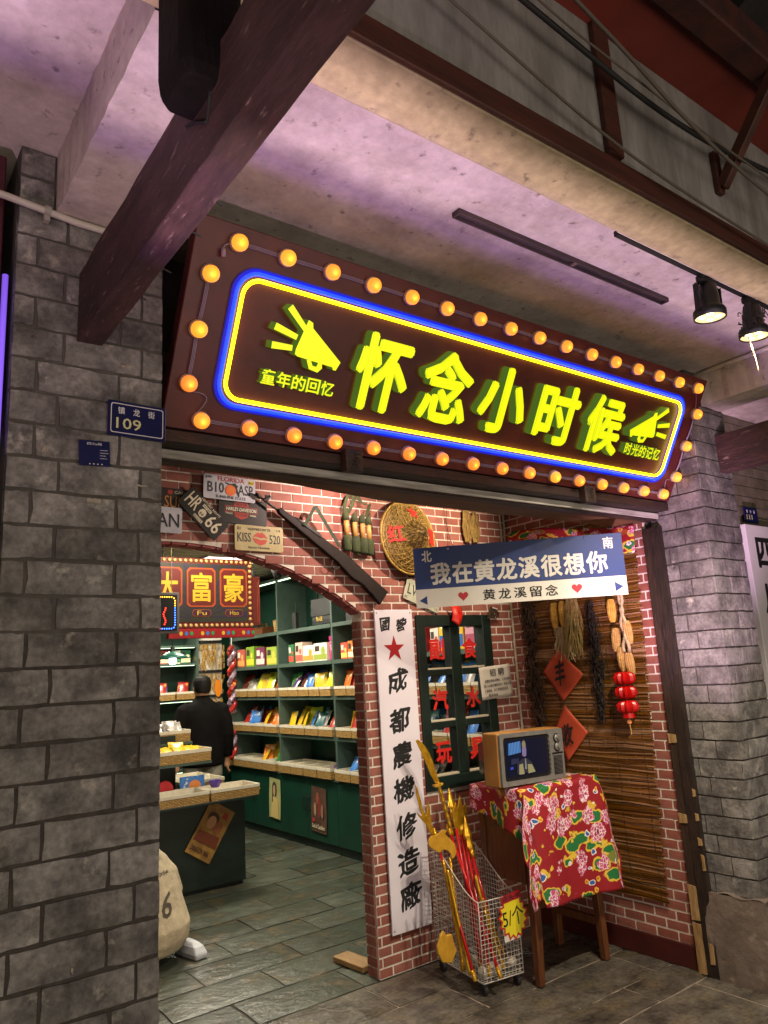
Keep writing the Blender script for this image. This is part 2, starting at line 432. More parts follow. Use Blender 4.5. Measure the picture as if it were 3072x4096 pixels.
def right_pillar():
    random.seed(12)
    t = thing('brick_pillar', 'grey brick pillar right of the shop opening with rough plaster foot', 'pillar', (3.735, 2.095, 0))
    obj('mortar', MB().box(.005, .352, .005, .40, -.01, 3.149), GMORT, t)
    rows = courses(.0, .355, .40, 2.945, .19, .0935, .006, offs=(.17, .10, .19, .08), jit=.012)
    bricks(t, rows, GBR2, .03, .012, jit=.0012)
    for r in courses(0, .33, .40, 2.945, .25, .0935, .006, offs=(.09, .20, .15), jit=.012):   # face towards the opening
        o = bpy.data.objects.new('brick', random.choice(GBR2)); link(o, t)
        o.rotation_euler = (0, 0, -PI/2); o.location = (.012+random.uniform(-.001,.001), .33-(r[0]+r[1])/2+.004, (r[2]+r[3])/2); o.scale = (r[1]-r[0], .03, r[3]-r[2])
    mb = MB()
    mb.grid(14, 14, lambda u, v: (-.035+.40*u, -.03-.006*math.sin(u*9+v*5)-.004*math.sin(v*17+u*23), -.01+.415*v))
    mb.grid(14, 14, lambda u, v: (-.035-.004*math.sin(u*11+v*7), -.03+.33*u, -.01+.415*v))
    mb.grid(14, 2, lambda u, v: (-.035+.40*u, -.03+.06*v, .405+.008*math.sin(u*13)))
    mb.grid(14, 2, lambda u, v: (-.035+.06*v, -.03+.33*u, .405+.008*math.sin(u*13)))
    obj('plaster_foot', mb, M('foot_plaster', srgb('#77695f'), srgb('#5f544c'), 9, .93, bump=2.2, bscale=18, stain=srgb('#98897b'), sscale=8, sthr=(.6,.72)), t, smooth=True)
right_pillar()

# ------------------------------------------------------------------ arcade ceiling and timber above
struct('ceiling', MB().box(-3, 8, 1.2605, 2.46, 3.15, 3.25), PLAST)
def plaster_beam(x0, x1, label):
    mb = MB(); n = 24
    for a in range(1):
        mb.grid(n, 4, lambda u, v: (x0+.0012*math.sin(u*31)+.0012*math.sin(u*77), 1.262+(2.0945-1.262)*u, 2.95+.1995*v))
        mb.grid(n, 4, lambda u, v: (x0+(x1-x0)*v+(.0012*math.sin(u*31)+.0012*math.sin(u*77) if v == 0 else 0), 1.262+(2.0945-1.262)*u, 2.95+.003*math.sin(u*19+v*5)*(0 if v in (0, 1) else 1)))
        mb.grid(n, 4, lambda u, v: (x1, 1.262+(2.0945-1.262)*u, 2.95+.1995*v))
    o = obj('plaster_beam', mb, PLAST); tag(o, label, 'beam'); return o
plaster_beam(.44, .64, 'whitewashed ceiling beam above the dark timber beam, over the wide pillar')
plaster_beam(3.865, 4.07, 'whitewashed ceiling beam with worn end above the right pillar')
one('edge_beam', MB().box(-3, 8, 1.101, 1.26, 2.95, 3.1495), PLAST2, 'cream plastered edge beam running along the front of the ceiling', 'beam', bev=.006, seg=2)
one('upper_wall', MB().box(-3, 8, 1.106, 1.2, 3.151, 3.75), WALLG, 'grey plaster wall strip above the brown sill board', 'wall')
sill = thing('sill_board', 'long brown timber board at the foot of the grey upper wall', 'board', (0, 1.085, 2.95))
obj('board', MB().box(-3, 8, 0, .0155, 0, .07), REDW, sill, bev=.003)
one('upper_wall_face', MB().box(-3, 8, 1.094, 1.1005, 3.0215, 3.47), WALLG, 'stained grey plaster between the sill board and the red eave', 'wall')
for x, lab in ((1.70, 'dark upright timber post on the grey upper wall, nearest the timber beam'), (3.05, 'dark upright timber post on the grey upper wall behind the strut')):
    one('wall_post', MB().box(0, .07, 0, .02, 0, .455), REDW, lab, 'post', 'posts on the upper wall', loc=(x, 1.073, 3.0215), bev=.003)
one('eave_soffit', MB().box(-3, 8, .925, 1.0935, 3.47, 3.49), REDS, 'red painted underside of the eave above the grey wall', 'eave')
one('eave_beam', MB().box(-3, 8, .84, .924, 3.44, 3.56), M('eave_paint', srgb('#4a1f18'), srgb('#2c1613'), 9, .7, bump=.6, stain=srgb('#8a7f75'), sscale=22, sthr=(.7,.76)), 'chipped dark red eave beam under the black roof', 'beam', bev=.006)
rf = thing('roof', 'black roof overhang in the upper right corner', 'roof', (0, 0, 0))
mb = MB(); q = Matrix.Translation((0, .90, 3.60)) @ Matrix.Rotation(rad(-24), 4, 'X')
mb.box(-3, 8, -1.6, -.03, 0, .04, q); obj('deck', mb, ROOFD, rf)
for i in range(30):
    obj('rafter', MB().box(-2.9+i*.36, -2.84+i*.36, -1.55, -.03, -.06, -.001, q), ROOFD, rf)
def strut(x, lab):
    t = thing('eave_strut', lab, 'strut', (x, 1.085, 3.12), group='struts under the eave')
    obj('plate', MB().box(-.018, .018, -.012, .008, 0, .16), REDW, t, bev=.003)
    q = Matrix.Rotation(rad(-52), 4, 'X')
    obj('brace', MB().box(-.016, .016, -.02, .02, 0, .42, Matrix.Translation((0, -.01, .02)) @ Matrix.Rotation(rad(38), 4, 'X')), REDW, t, bev=.003)
strut(2.335, 'short dark strut bracing the red eave at the right')
for pts, r, lab in (([(1650,-140),(1804,0),(2351,491),(2647,713),(3072,981),(3200,1055)], .0045, 'lowest black cable sagging across the grey upper wall'),
                    ([(1960,-110),(2091,0),(2332,199),(2582,407),(2832,574),(3072,685),(3220,750)], .009, 'thick black cable sagging across the upper wall'),
                    ([(2020,-120),(2156,0),(2323,148),(2582,343),(2786,509),(3072,713),(3220,810)], .0035, 'thin pale cord crossing the thick cable'),
                    ([(2180,-130),(2304,0),(2517,222),(2693,426),(2878,611),(3072,778),(3200,880)], .006, 'grey twisted cable nearest the red eave')):
    p3 = [PX(a, b, 1, 1.04 if 'lowest' in lab else 1.02 if 'thick black' in lab else .99 if 'thin' in lab else .96) for a, b in pts]
    sm = []
    for i in range(len(p3)-1):
        for k in range(5): sm.append(p3[i].lerp(p3[i+1], k/5))
    for _ in range(6): sm = [sm[0]]+[(sm[i-1]+sm[i]*2+sm[i+1])/4 for i in range(1, len(sm)-1)]+[sm[-1]]
    one('cable', MB().tube(sm, r, 6), M('cord_pale', srgb('#5a5148'), rough=.8) if 'pale' in lab or 'grey' in lab else ROPE, lab, 'cable', 'cables under the eave', smooth=True)

def timber_beam(x0, x1, label):
    t = thing('timber_beam', label, 'beam', (x0, 2.095, 2.571))
    mb = MB(); n = 34; rr = random.Random(int(x0*100))
    ring = []
    for i in range(n+1):
        y = -2.9*i/n-.0005; j = lambda a: a*math.sin(i*1.7+a*900)+rr.uniform(-1,1)*.0014
        ring.append([(j(.001), y, j(.0012)), (x1-x0+j(.0011), y, j(.0013)), (x1-x0+j(.001), y, .217+j(.002)), (j(.0012), y, .217+j(.0022))])
    mb.loft(ring); b = obj('beam', mb, BEAMW, t, bev=.004, seg=2)
    return t
tb = timber_beam(.51, .582, 'heavy dark timber beam running from the left pillar out over the street')
ck = MB()
for pts in ([(-.0015,-.98,.225),(-.0015,-.955,.17),(-.0015,-.945,.12),(-.0015,-.93,.075)], [(-.0015,-.83,.135),(-.0015,-.88,.11),(-.0015,-.93,.075)]):
    ck.tube(pts, [.004,.003,.0045,.002][:len(pts)], 5)
obj('crack', ck, BLACK, tb)
for y, z, l in ((-.30,.03,.03),(-.62,.05,.05),(-.78,.03,.03),(-.48,.02,.03)): obj('nail', MB().tube([(.06,y,z),(.072+l,y+.01,z-.004)], .0022, 6), STEELB, tb)
timber_beam(3.955, 4.03, 'dark timber beam above the white board at the right edge')
pst = thing('timber_post', 'square charred timber post clasping the heavy beam from above', 'post', (.507, 1.18, 2.70))
mb = MB()
mb.loft([[(a*s, b*s, z) for a, b in ((-.055,-.075),(.04,-.075),(.06,-.055),(.06,.055),(.04,.075),(-.055,.075),(-.07,.055),(-.07,-.055))] for s, z in ((.80,0),(.95,.025),(1,.06),(1,.8))])
obj('post', mb, M('charred_timber', srgb('#120c0a'), srgb('#090605'), 14, .85, spec=.15, bump=1.5, bscale=30, stretch=(2,2,.5)), pst, bev=.004)

def conduit(name, pts, r, label, clips):
    t = thing(name, label, 'pipe', (0,0,0))
    obj('pipe', MB().tube(pts, r, 12), M('white_plastic', srgb('#c9c2b4'), srgb('#b5ad9f'), 8, .5), t, smooth=True)
    for c in clips:
        q = Matrix.Translation(c) @ Matrix.Rotation(rad(90), 4, 'Y')
        obj('clip', MB().lathe([(r*1.05,-.009),(r*1.35,-.009),(r*1.35,.009),(r*1.05,.009)], 14, q, cap=False).box(c[0]-.008, c[0]+.008, c[1], c[1]+.02, c[2]-.03, c[2]-.008), M('clip_plastic', srgb('#9a948a'), rough=.6), t)
conduit('conduit', [(-.4,2.075,2.958),(.3,2.075,2.958),(.50,2.075,2.938),(.72,2.075,2.935)], .0105, 'white plastic conduit running along the top of the left pillar', [(.415,2.075,2.949)])
conduit('conduit', [(3.853,2.40,3.135),(3.853,1.27,3.135)], .012, 'pale conduit where the ceiling meets the whitewashed beam at the right', [(3.853,1.9,3.135)])

# the wall washer that lights the ceiling (lies on the pavement, out of the picture)
ww = thing('wall_washer', 'long LED wall washer on the pavement with an added light-cutting visor', 'floodlight', (1.3, .5, 0))
obj('housing', MB().box(-2.85, 2.85, -.03, .03, .0, .04), STEELB, ww, bev=.004)
obj('visor', MB().box(-2.85, 2.85, .048, .051, .0, .168), STEELB, ww)  # plate added to end the washer light in a line on the ceiling
obj('hood', MB().box(-2.85, 2.85, -.12, .0285, .166, .168).box(-2.85, 2.85, -.122, -.12, 0, .168), STEELB, ww)  # cover added to keep the washer light off the eave and upper wall
obj('end_cap', MB().box(-2.86, -2.851, -.122, .051, 0, .168), STEELB, ww); obj('end_cap', MB().box(2.851, 2.86, -.122, .051, 0, .168), STEELB, ww)
obj('foot', MB().box(-2.7, -2.6, -.05, .0505, -.004, .0), STEELB, ww); obj('foot', MB().box(2.6, 2.7, -.05, .0505, -.004, .0), STEELB, ww)

# ------------------------------------------------------------------ lintel, frame and wall over the opening
lt = thing('lintel', 'dark timber lintel with a worn white strip under the neon sign', 'lintel', (.765, 2.37, 2.30))
obj('beam', MB().box(.002, 2.968, .012, .07, .036, .30), DARKW, lt, bev=.004)
obj('white_strip', MB().box(.002, 2.968, .0, .0115, .045, .076), WPAINT, lt, bev=.002)
obj('shelf_beam', MB().box(.002, 2.968, -.07, .0115, .08, .126), DARKW, lt, bev=.004)
for x in (.775, 2.195):
    b = obj('carved_block', MB().box(x, x+.08, -.112, -.07, .05, .137), DARKW, lt, bev=.006, seg=2)
    obj('carving', MB().tube([(x+.02+.04*abs(math.sin(i)), -.113, .062+.063*i/12) for i in range(13)], .003, 5), DARKW, b)
obj('soffit_plank', MB().loft([[(x,.0702,z),(x,.25,z),(x,.25,z+.015),(x,.0702,z+.015)] for x, z in ((.004,.10),(.75,.075),(1.25,.045),(2.966,.042))]), M('nailed_plank', srgb('#6a4a2c'), srgb('#4d3520'), 10, .7, bump=.4, stretch=(.5,2,2)), lt)
struct('wall_over_lintel', MB().box(.768, 3.733, 2.46, 2.54, 2.602, 3.15), M('dark_plaster', srgb('#3a3331'), srgb('#2c2726'), 6, .9))  # darker plaster behind the sign
fr = thing('door_frame', 'worn dark timber door post with pale splinters beside the right pillar', 'door frame', (3.700, 2.36, 0))
mb = MB(); n = 40; rr = random.Random(4)
mb.loft([[(rr.uniform(-.002,.002), rr.uniform(-.002,.002), 2.30*i/n), (.034, 0, 2.30*i/n), (.034, .062, 2.30*i/n), (rr.uniform(-.002,.003), .062+rr.uniform(-.002,.002), 2.30*i/n)] for i in range(n+1)])
obj('post', mb, M('post_timber', srgb('#2a1d15'), srgb('#17100c'), 14, .6, bump=1, bscale=30, stretch=(3,3,.6)), fr)
obj('inner_post', MB().box(.006, .033, .064, .112, 0, 2.30), M('post_timber_inner', srgb('#35251a'), srgb('#20160f'), 14, .6, bump=.8, stretch=(3,3,.6)), fr, bev=.003)
SPL = M('split_wood', srgb('#a98a5c'), srgb('#7f6238'), 14, .8, bump=1, stretch=(3,3,.6))
for y0, y1, z0, z1 in ((.066,.112,1.125,1.175),(.066,.112,.72,.77),(.066,.112,.25,.42),(.066,.112,.0,.24),(-.006,.01,.50,.58),(-.006,.015,.62,.66),(-.006,.012,.74,.78),(.01,.035,.06,.16),(-.006,.01,.86,.90)):
    pts = [(0, z0+.004), (y1-y0, z0), (y1-y0-.002, (z0+z1)/2), (y1-y0, z1), (.001, z1-.006)]
    m2 = MB().prism(pts, -.003, .004); 
    sp = obj('splinter', m2, SPL, fr); sp.rotation_euler = (0, 0, PI/2); sp.location = (.0025 if y0 > .05 else -.0005, y0, 0)

# ------------------------------------------------------------------ the neon sign
TILT = rad(28.6)
sg = thing('shop_sign', 'dark red sign board with yellow glowing characters and blue and yellow neon border', 'sign', (.83, 2.294, 2.427), (TILT, 0, 0))
BOARD = M('maroon_board', srgb('#5c2321'), srgb('#4a1b1b'), 7, .45, bump=.2, stain=srgb('#6a4a48'), sscale=26, sthr=(.70,.78))
obj('board', MB().box(0, 2.903, 0, .05, 0, .687), BOARD, sg, bev=.003)
YEL = M('lit_yellow', (.5,.55,.01), emit=(.80,.86,.006), estr=1.0, rough=.35)
YSIDE = M('acrylic_side', srgb('#2c4a26'), emit=(.06,.11,.012), estr=1.0, rough=.3)
NEONY = E('neon_yellow', (1.0,.90,.004), 5.0); NEONB = E('neon_blue', (.004,.022,1.0), 5.0); NEONB2 = M('neon_blue_casing', (.01,.02,.30), emit=(.006,.012,.5), estr=.5)
def ring_tube(name, x0, z0, x1, z1, r, tr, y, mat):
    pts = [(a, y, b) for a, b in rrect(x0, z0, x1, z1, r, 8)]; pts.append(pts[0])
    return obj(name, MB().tube(pts, tr, 8, cap=False), mat, sg, smooth=True)
ring_tube('blue_neon_casing', .152, .097, 2.765, .569, .085, .0055, -.008, NEONB2)
ring_tube('blue_neon', .165, .110, 2.752, .556, .075, .0068, -.014, NEONB)
ring_tube('yellow_neon', .187, .131, 2.730, .535, .06, .0070, -.014, NEONY)
FR = -.050
for ch, bx in (('怀', (.660,.182,.908,.474)), ('念', (.975,.188,.1237+1.1133,.478)), ('小', (1.290,.190,1.572,.478)), ('时', (1.640,.190,1.915,.470)), ('候', (1.985,.190,2.255,.472))):
    text(ch, bx, YEL, sg, FR, bold=.036, depth=.045, name='character', sides=YSIDE)
for s, bx in (('童年的回忆', (.300,.205,.600,.258)), ('时光的记忆', (2.335,.214,2.640,.276))):
    x0, z0, x1, z1 = bx; w5 = (x1-x0)/5
    for i, ch in enumerate(s): text(ch, (x0+w5*i+.003, z0, x0+w5*(i+1)-.003, z1), YEL, sg, -.034, bold=.02, depth=.030, name='small_character', sides=YSIDE)
def mega(fx):
    g = obj('megaphone', MB().prism([fx(p) for p in ((.428,.452),(.447,.446),(.452,.428),(.590,.335),(.577,.303),(.565,.303),(.561,.312),(.414,.322),(.402,.328),(.402,.345))], FR, -.005), [YEL], sg)
    hd = MB()
    for q in (((.452,.318),(.468,.288),(.505,.282),(.520,.300),(.516,.315),(.500,.316),(.496,.301),(.480,.302),(.470,.318)),):
        hd.prism([fx(p) for p in q], FR, -.005)
    hobj = obj('handle', hd, [YEL], g)
    rays = MB()
    for a, b in (((.349,.479),(.424,.418)), ((.308,.405),(.398,.385)), ((.309,.341),(.388,.346))):
        A, B = Vector(fx(a)), Vector(fx(b)); d = (B-A).normalized(); pn = Vector((-d.y, d.x))*.012
        rays.prism([tuple(A+pn), tuple(B+pn*.8), tuple(B-pn*.8), tuple(A-pn)], FR, -.005)
    robj = obj('sound_ray', rays, [YEL], g)
    for ob in (g, hobj, robj):
        ob.data.materials.append(YSIDE)
        for p in ob.data.polygons:
            if abs(p.normal.y) < .7: p.material_index = 1
mega(lambda p: p)
mega(lambda p: (2.955-(p[0]-.0)*1.085, p[1]+.003))

st = thing('string_light', 'string of round orange bulbs framing the neon sign', 'string light', (.83, 2.294, 2.427), (TILT, 0, 0))
top = [(.140+.1777*i, .632) for i in range(16)]; bot = [(2.798-.1781*i, .042) for i in range(16)]
bulbs = top+[(2.869,.501),(2.866,.322),(2.865,.147)]+bot+[(.060,.157),(.060,.335),(.065,.514)]
BULB = [E('bulb_amber_%d' % k, c, 1.25, (.6,.3,.05)) for k, c in enumerate(((1.0,.33,.020),(1.0,.27,.022),(1.0,.19,.020)))]
CAP = M('clear_socket', srgb('#b7a58c'), rough=.25, spec=.6, alpha=.75)
q = Matrix.Rotation(PI/2, 4, 'X')
bm_ = [MB().lathe([(.0,.046),(.012,.0455),(.022,.041),(.0265,.033),(.027,.022),(.0262,.015)], 16, q).mesh('bulb', m, True) for m in BULB]
cm_ = MB().lathe([(.024,.0),(.030,.0),(.031,.010),(.0295,.020),(.0272,.021)], 16, q, cap=False).mesh('socket', CAP, True)
for i, (x, z) in enumerate(bulbs):
    col = 0 if i in (0,1,2,36,37) else (2 if 22 < i < 34 else 1 if i < 10 else 1)
    if 12 < i < 20: col = 0
    if (i*7) % 11 == 3: col = (col+1) % 3
    b = bpy.data.objects.new('bulb', bm_[col]); link(b, st); b.location = (x, 0, z)
    s_ = bpy.data.objects.new('socket', cm_); link(s_, b)
    gl = bpy.data.lights.new('bulb_glow', 'POINT'); gl.energy = .05; gl.color = (1.0, .42, .10); gl.shadow_soft_size = .01; go = bpy.data.objects.new('bulb_glow', gl); link(go, b); go.location = (0, -.058, 0)
CORD = M('clear_cord', srgb('#8c7f92'), rough=.35)
for i in range(len(bulbs)-1):
    a, b = bulbs[i], bulbs[i+1]
    if i == len(bulbs)-2: pass
    d = Vector((b[0]-a[0], 0, b[1]-a[1])); ln = d.length; d /= ln; nrm = Vector((-d.z, 0, d.x))
    corner = i in (18, 34, 15)
    for k in (-1, 0, 1):
        pts = []
        for t in range(7):
            u = t/6; bow = (.045 if corner and i != 15 else .0)*math.sin(PI*u)
            off = Vector((a[0], -.010, a[1]))+d*(.029+(ln-.058)*u)+nrm*(k*.0045*(1 if not corner else .3)-bow)
            off.y -= .004*math.sin(PI*u)
            pts.append(off)
        if k == 0 or not corner: obj('cord', MB().tube(pts, .0016, 5), CORD, st, smooth=True)
obj('plug', MB().tube([(.112,-.012,.622),(.096,-.014,.612),(.092,-.016,.598)], .0025, 6).tube([(.092,-.016,.60),(.098,-.018,.575)], .008, 8), CORD, st, smooth=True)

# ------------------------------------------------------------------ plates on the left pillar
NAVY = M('navy_enamel', srgb('#141a4a'), srgb('#10153c'), 10, .3)
PALE = M('pale_yellow_paint', srgb('#c9c58a'), rough=.5); OFFW = M('off_white_paint', srgb('#c8c6c4'), rough=.5)
hp = thing('house_number_plate', 'navy enamel house number plate reading 109 on the left pillar', 'sign', (.597, 2.077, 2.302), (0, rad(.5), 0))
obj('plate', MB().box(0, .170, 0, .006, 0, .106), NAVY, hp, bev=.0015)
mb = MB(); o1 = rrect(.008, .008, .162, .098, .007, 4); o2 = rrect(.0105, .0105, .1595, .0955, .006, 4)
k = len(o1); mb.v += [(x, -.0006, z) for x, z in o1]+[(x, -.0006, z) for x, z in o2]
for i in range(k): mb.face((i, (i+1) % k, k+(i+1) % k, k+i))
obj('border_line', mb, OFFW, hp)
for ch, x in (('镇', .028), ('龙', .072), ('街', .116)): text(ch, (x, .066, x+.020, .088), OFFW, hp, -.0007, bold=.01, depth=.0006)
text('109', (.024, .022, .096, .055), PALE, hp, -.0007, bold=.006, depth=.0006)
bp = thing('notice_plate', 'small navy notice with white print stuck below the house number plate', 'sign', (.524, 2.0795, 2.202), (0, rad(-2.5), 0))
obj('plate', MB().box(0, .084, 0, .003, 0, .074), NAVY, bp)
text('四川e码', (.022, .060, .062, .068), OFFW, bp, -.0005, bold=.005, depth=.0004)
for i in range(4): obj('print_line', MB().box(.056, .056+(.022, .024, .016, .02)[i], -.0005, 0, .046-i*.008, .0472-i*.008), OFFW, bp)
for i in range(4): obj('print_mark', MB().box(.026+i*.011, .030+i*.011, -.0005, 0, .004, .007), OFFW, bp)

# ------------------------------------------------------------------ ceiling fittings
tr = thing('ceiling_trough', 'empty wooden light trough hanging under the ceiling', 'trough', (1.645, 1.645, 3.118))
mb = MB().box(0, 1.255, 0, .005, .012, .031).box(0, 1.255, .033, .038, .012, .031).box(0, 1.255, .005, .033, .027, .031).box(0, .006, .005, .033, .012, .027).box(1.249, 1.255, .005, .033, .012, .027)
obj('casing', mb, M('dusty_wood', srgb('#4a3b37'), srgb('#332926'), 12, .8, bump=.6, stretch=(.5,2,2)), tr)
obj('divider', MB().box(.62, .64, .005, .033, .014, .027), M('dusty_wood2', srgb('#5a4842'), rough=.8), tr)
tk = thing('light_track', 'black lighting track with a white back strip along the cream edge beam', 'track', (2.0, 1.262, 2.962))
obj('rail', MB().box(0, 1.35, .010, .032, .0, .020), STEELB, tk, bev=.002)
obj('back_strip', MB().box(-.01, .9, .0005, .010, .002, .035), M('white_strip_paint', srgb('#d8d2c6'), rough=.6), tk)
LENS = E('lamp_lens', (1.0,.83,.42), 7.0); LENSB = M('lamp_face', srgb('#d9c27a'), emit=(1.0,.78,.35), estr=.9, rough=.4)
def spot(x, y, z, aim, label, dirt):
    t = thing('spotlight', label, 'spotlight', (x, y, z), group='spotlights on the track')
    obj('adapter', MB().box(-.045, .045, -.014, .014, -.025, .0), STEELB, t, bev=.003)
    d = (Vector(aim)-Vector((x, y, z-.1))).normalized()
    q = Matrix.Translation((0, 0, -.075)) @ d.to_track_quat('Z', 'Y').to_matrix().to_4x4()
    body = obj('lamp_body', MB().lathe([(.022,-.045),(.032,-.042),(.038,0),(.040,.035),(.054,.052),(.058,.058),(.058,.085),(.053,.086),(.053,.080)], 20, q, cap=False).lathe([(.0,-.045),(.022,-.045)], 20, q, cap=False), STEELB, t, smooth=True)
    obj('reflector', MB().lathe([(.030,.052),(.050,.052),(.0535,.066),(.031,.062)], 20, q, cap=False), M('pale_collar', srgb('#a08a66'), rough=.5), body)
    obj('face_plate', MB().lathe([(.0,.080),(.053,.080),(.053,.0805),(.0,.0805)], 20, q), LENSB, body)
    for a, b in ((.022,.018),(-.022,.018),(.022,-.018),(-.022,-.018)):
        obj('led_lens', MB().lathe([(.0,.0835),(.010,.083),(.013,.0806)], 12, q @ Matrix.Translation((a, b, 0)), cap=False), LENS, body)
    for s in (-1, 1):
        obj('yoke_arm', MB().box(s*.061-.002, s*.061+.002, -.010, .010, -.04, .065, q), STEELB, t)
        obj('yoke_link', MB().tube([q @ Vector((s*.061, 0, -.04)), Vector((s*.02, 0, -.02))], .004, 6), STEELB, t)
    obj('lamp_wire', MB().tube([(-.03,0,-.02),(-.062,0,-.05),(-.066,0,-.08),(-.045,0,-.095)], .003, 6), STEELB, t, smooth=True)
    if dirt:
        mb = MB(); rr = random.Random(3)
        for i in range(60):
            a = rr.uniform(-1.2, 1.2); r0 = .056; z0 = rr.uniform(-.02, .085)
            p = q @ Vector((r0*math.cos(a), r0*math.sin(a), z0)); e = p+Vector((rr.uniform(-.01,.02), rr.uniform(-.01,.01), rr.uniform(-.03,.008)))
            mb.tube([p, (p+e)/2+Vector((rr.uniform(-.006,.006),0,0)), e], .0022, 4)
        stuff(obj('dust_fluff', mb, M('dust', srgb('#2a2320'), rough=.95), t))
        mb = MB(); p = q @ Vector((.035, .02, .086))
        for k in range(3):
            mb.tube([p+Vector((k*.006,0,0)), p+Vector((.012+k*.006,0,-.04)), p+Vector((.03+k*.004,0,-.07)), p+Vector((.042,0,-.115-.01*k))], .0011, 4)
        obj('dangling_thread', mb, M('thread', srgb('#c7a878'), rough=.9), t)
    wp = Vector((x, y, z)) + q @ Vector((0, 0, .095))
    return wp
A1, A2 = (2.56, 1.42, .2), (2.83, 1.40, .2)
w1 = spot(2.535, 1.284, 2.962, A1, 'black spotlight lit warm white on the track, nearer the trough', 0)
w2 = spot(2.86, 1.284, 2.962, A2, 'black lit spotlight with dust fluff and a dangling thread', 1)
lamp('track_spot_beam', 'SPOT', w1, 150, (1.0, .86, .66), (3.05,2.7,.0), spot_size=rad(96), spot_blend=.8, shadow_soft_size=.03)
lamp('track_spot_beam', 'SPOT', w2, 170, (1.0, .86, .66), (3.25,2.7,.0), spot_size=rad(96), spot_blend=.8, shadow_soft_size=.03)

# ------------------------------------------------------------------ the neighbour at the right edge, the neighbour at the left edge
NB = M('thin_grey_brick', srgb('#6f6656'), srgb('#57503f'), 9, .88, bump=.9, bscale=40, var=.15)
nw = thing('brick_wall', 'grey brick wall with white joints behind the right pillar', 'wall', (4.08, 2.42, 0))
obj('mortar', MB().box(0, 1.7, .012, .1, 0, 3.149), M('white_joint', srgb('#b7b0a2'), rough=.9), nw)
bricks(nw, courses(0, 1.7, .0, 3.14, .21, .072, .006), brick_variants(NB, 3, .5), .03, .012)
wb = thing('vertical_sign_board', 'white vertical sign board with black characters at the right edge', 'sign', (4.66, 2.36, .3))
obj('board', MB().box(0, .42, 0, .045, 0, 2.08), WHITE, wb, bev=.003)
for i, ch in enumerate('四川特产'): text(ch, (.10, 1.80-i*.30, .33, 2.00-i*.30), BLACK, wb, -.001, bold=.03, depth=.0008)
np_ = thing('house_number_plate', 'navy house number plate reading 111 above the white board', 'sign', (4.73, 2.385, 2.40))
obj('plate', MB().box(0, .17, 0, .006, 0, .106), NAVY, np_, bev=.0015)
text('111', (.024, .022, .096, .055), PALE, np_, -.0007, bold=.012, depth=.0006)
for ch, x in (('镇', .028), ('龙', .072), ('街', .116)): text(ch, (x, .066, x+.020, .088), OFFW, np_, -.0007, bold=.01, depth=.0006)
lb = thing('folding_door', 'dark red door leaf of the neighbouring shop at the left edge', 'door', (-.9, 2.10, 0))
DR = M('dark_red_lacquer', srgb('#4a1420'), srgb('#3b1019'), 5, .4)
obj('leaf', MB().box(0, 1.208, .0, .04, 2.30, 3.10), DR, lb, bev=.004)
obj('lower_leaf', MB().box(0, 1.15, .06, .10, 0, 2.295), DARKW, lb, bev=.004)
obj('violet_glow_rod', MB().tube([(1.222,.02,2.24),(1.222,.02,2.74)], .008, 8), E('violet_glow', (.26,.12,.95), .7), lb, smooth=True)  # glowing rod added to stand for the violet glow at the pillar edge
obj('edge_strip', MB().box(1.17, 1.205, .12, .16, 1.2, 2.9), DARKW, lb)

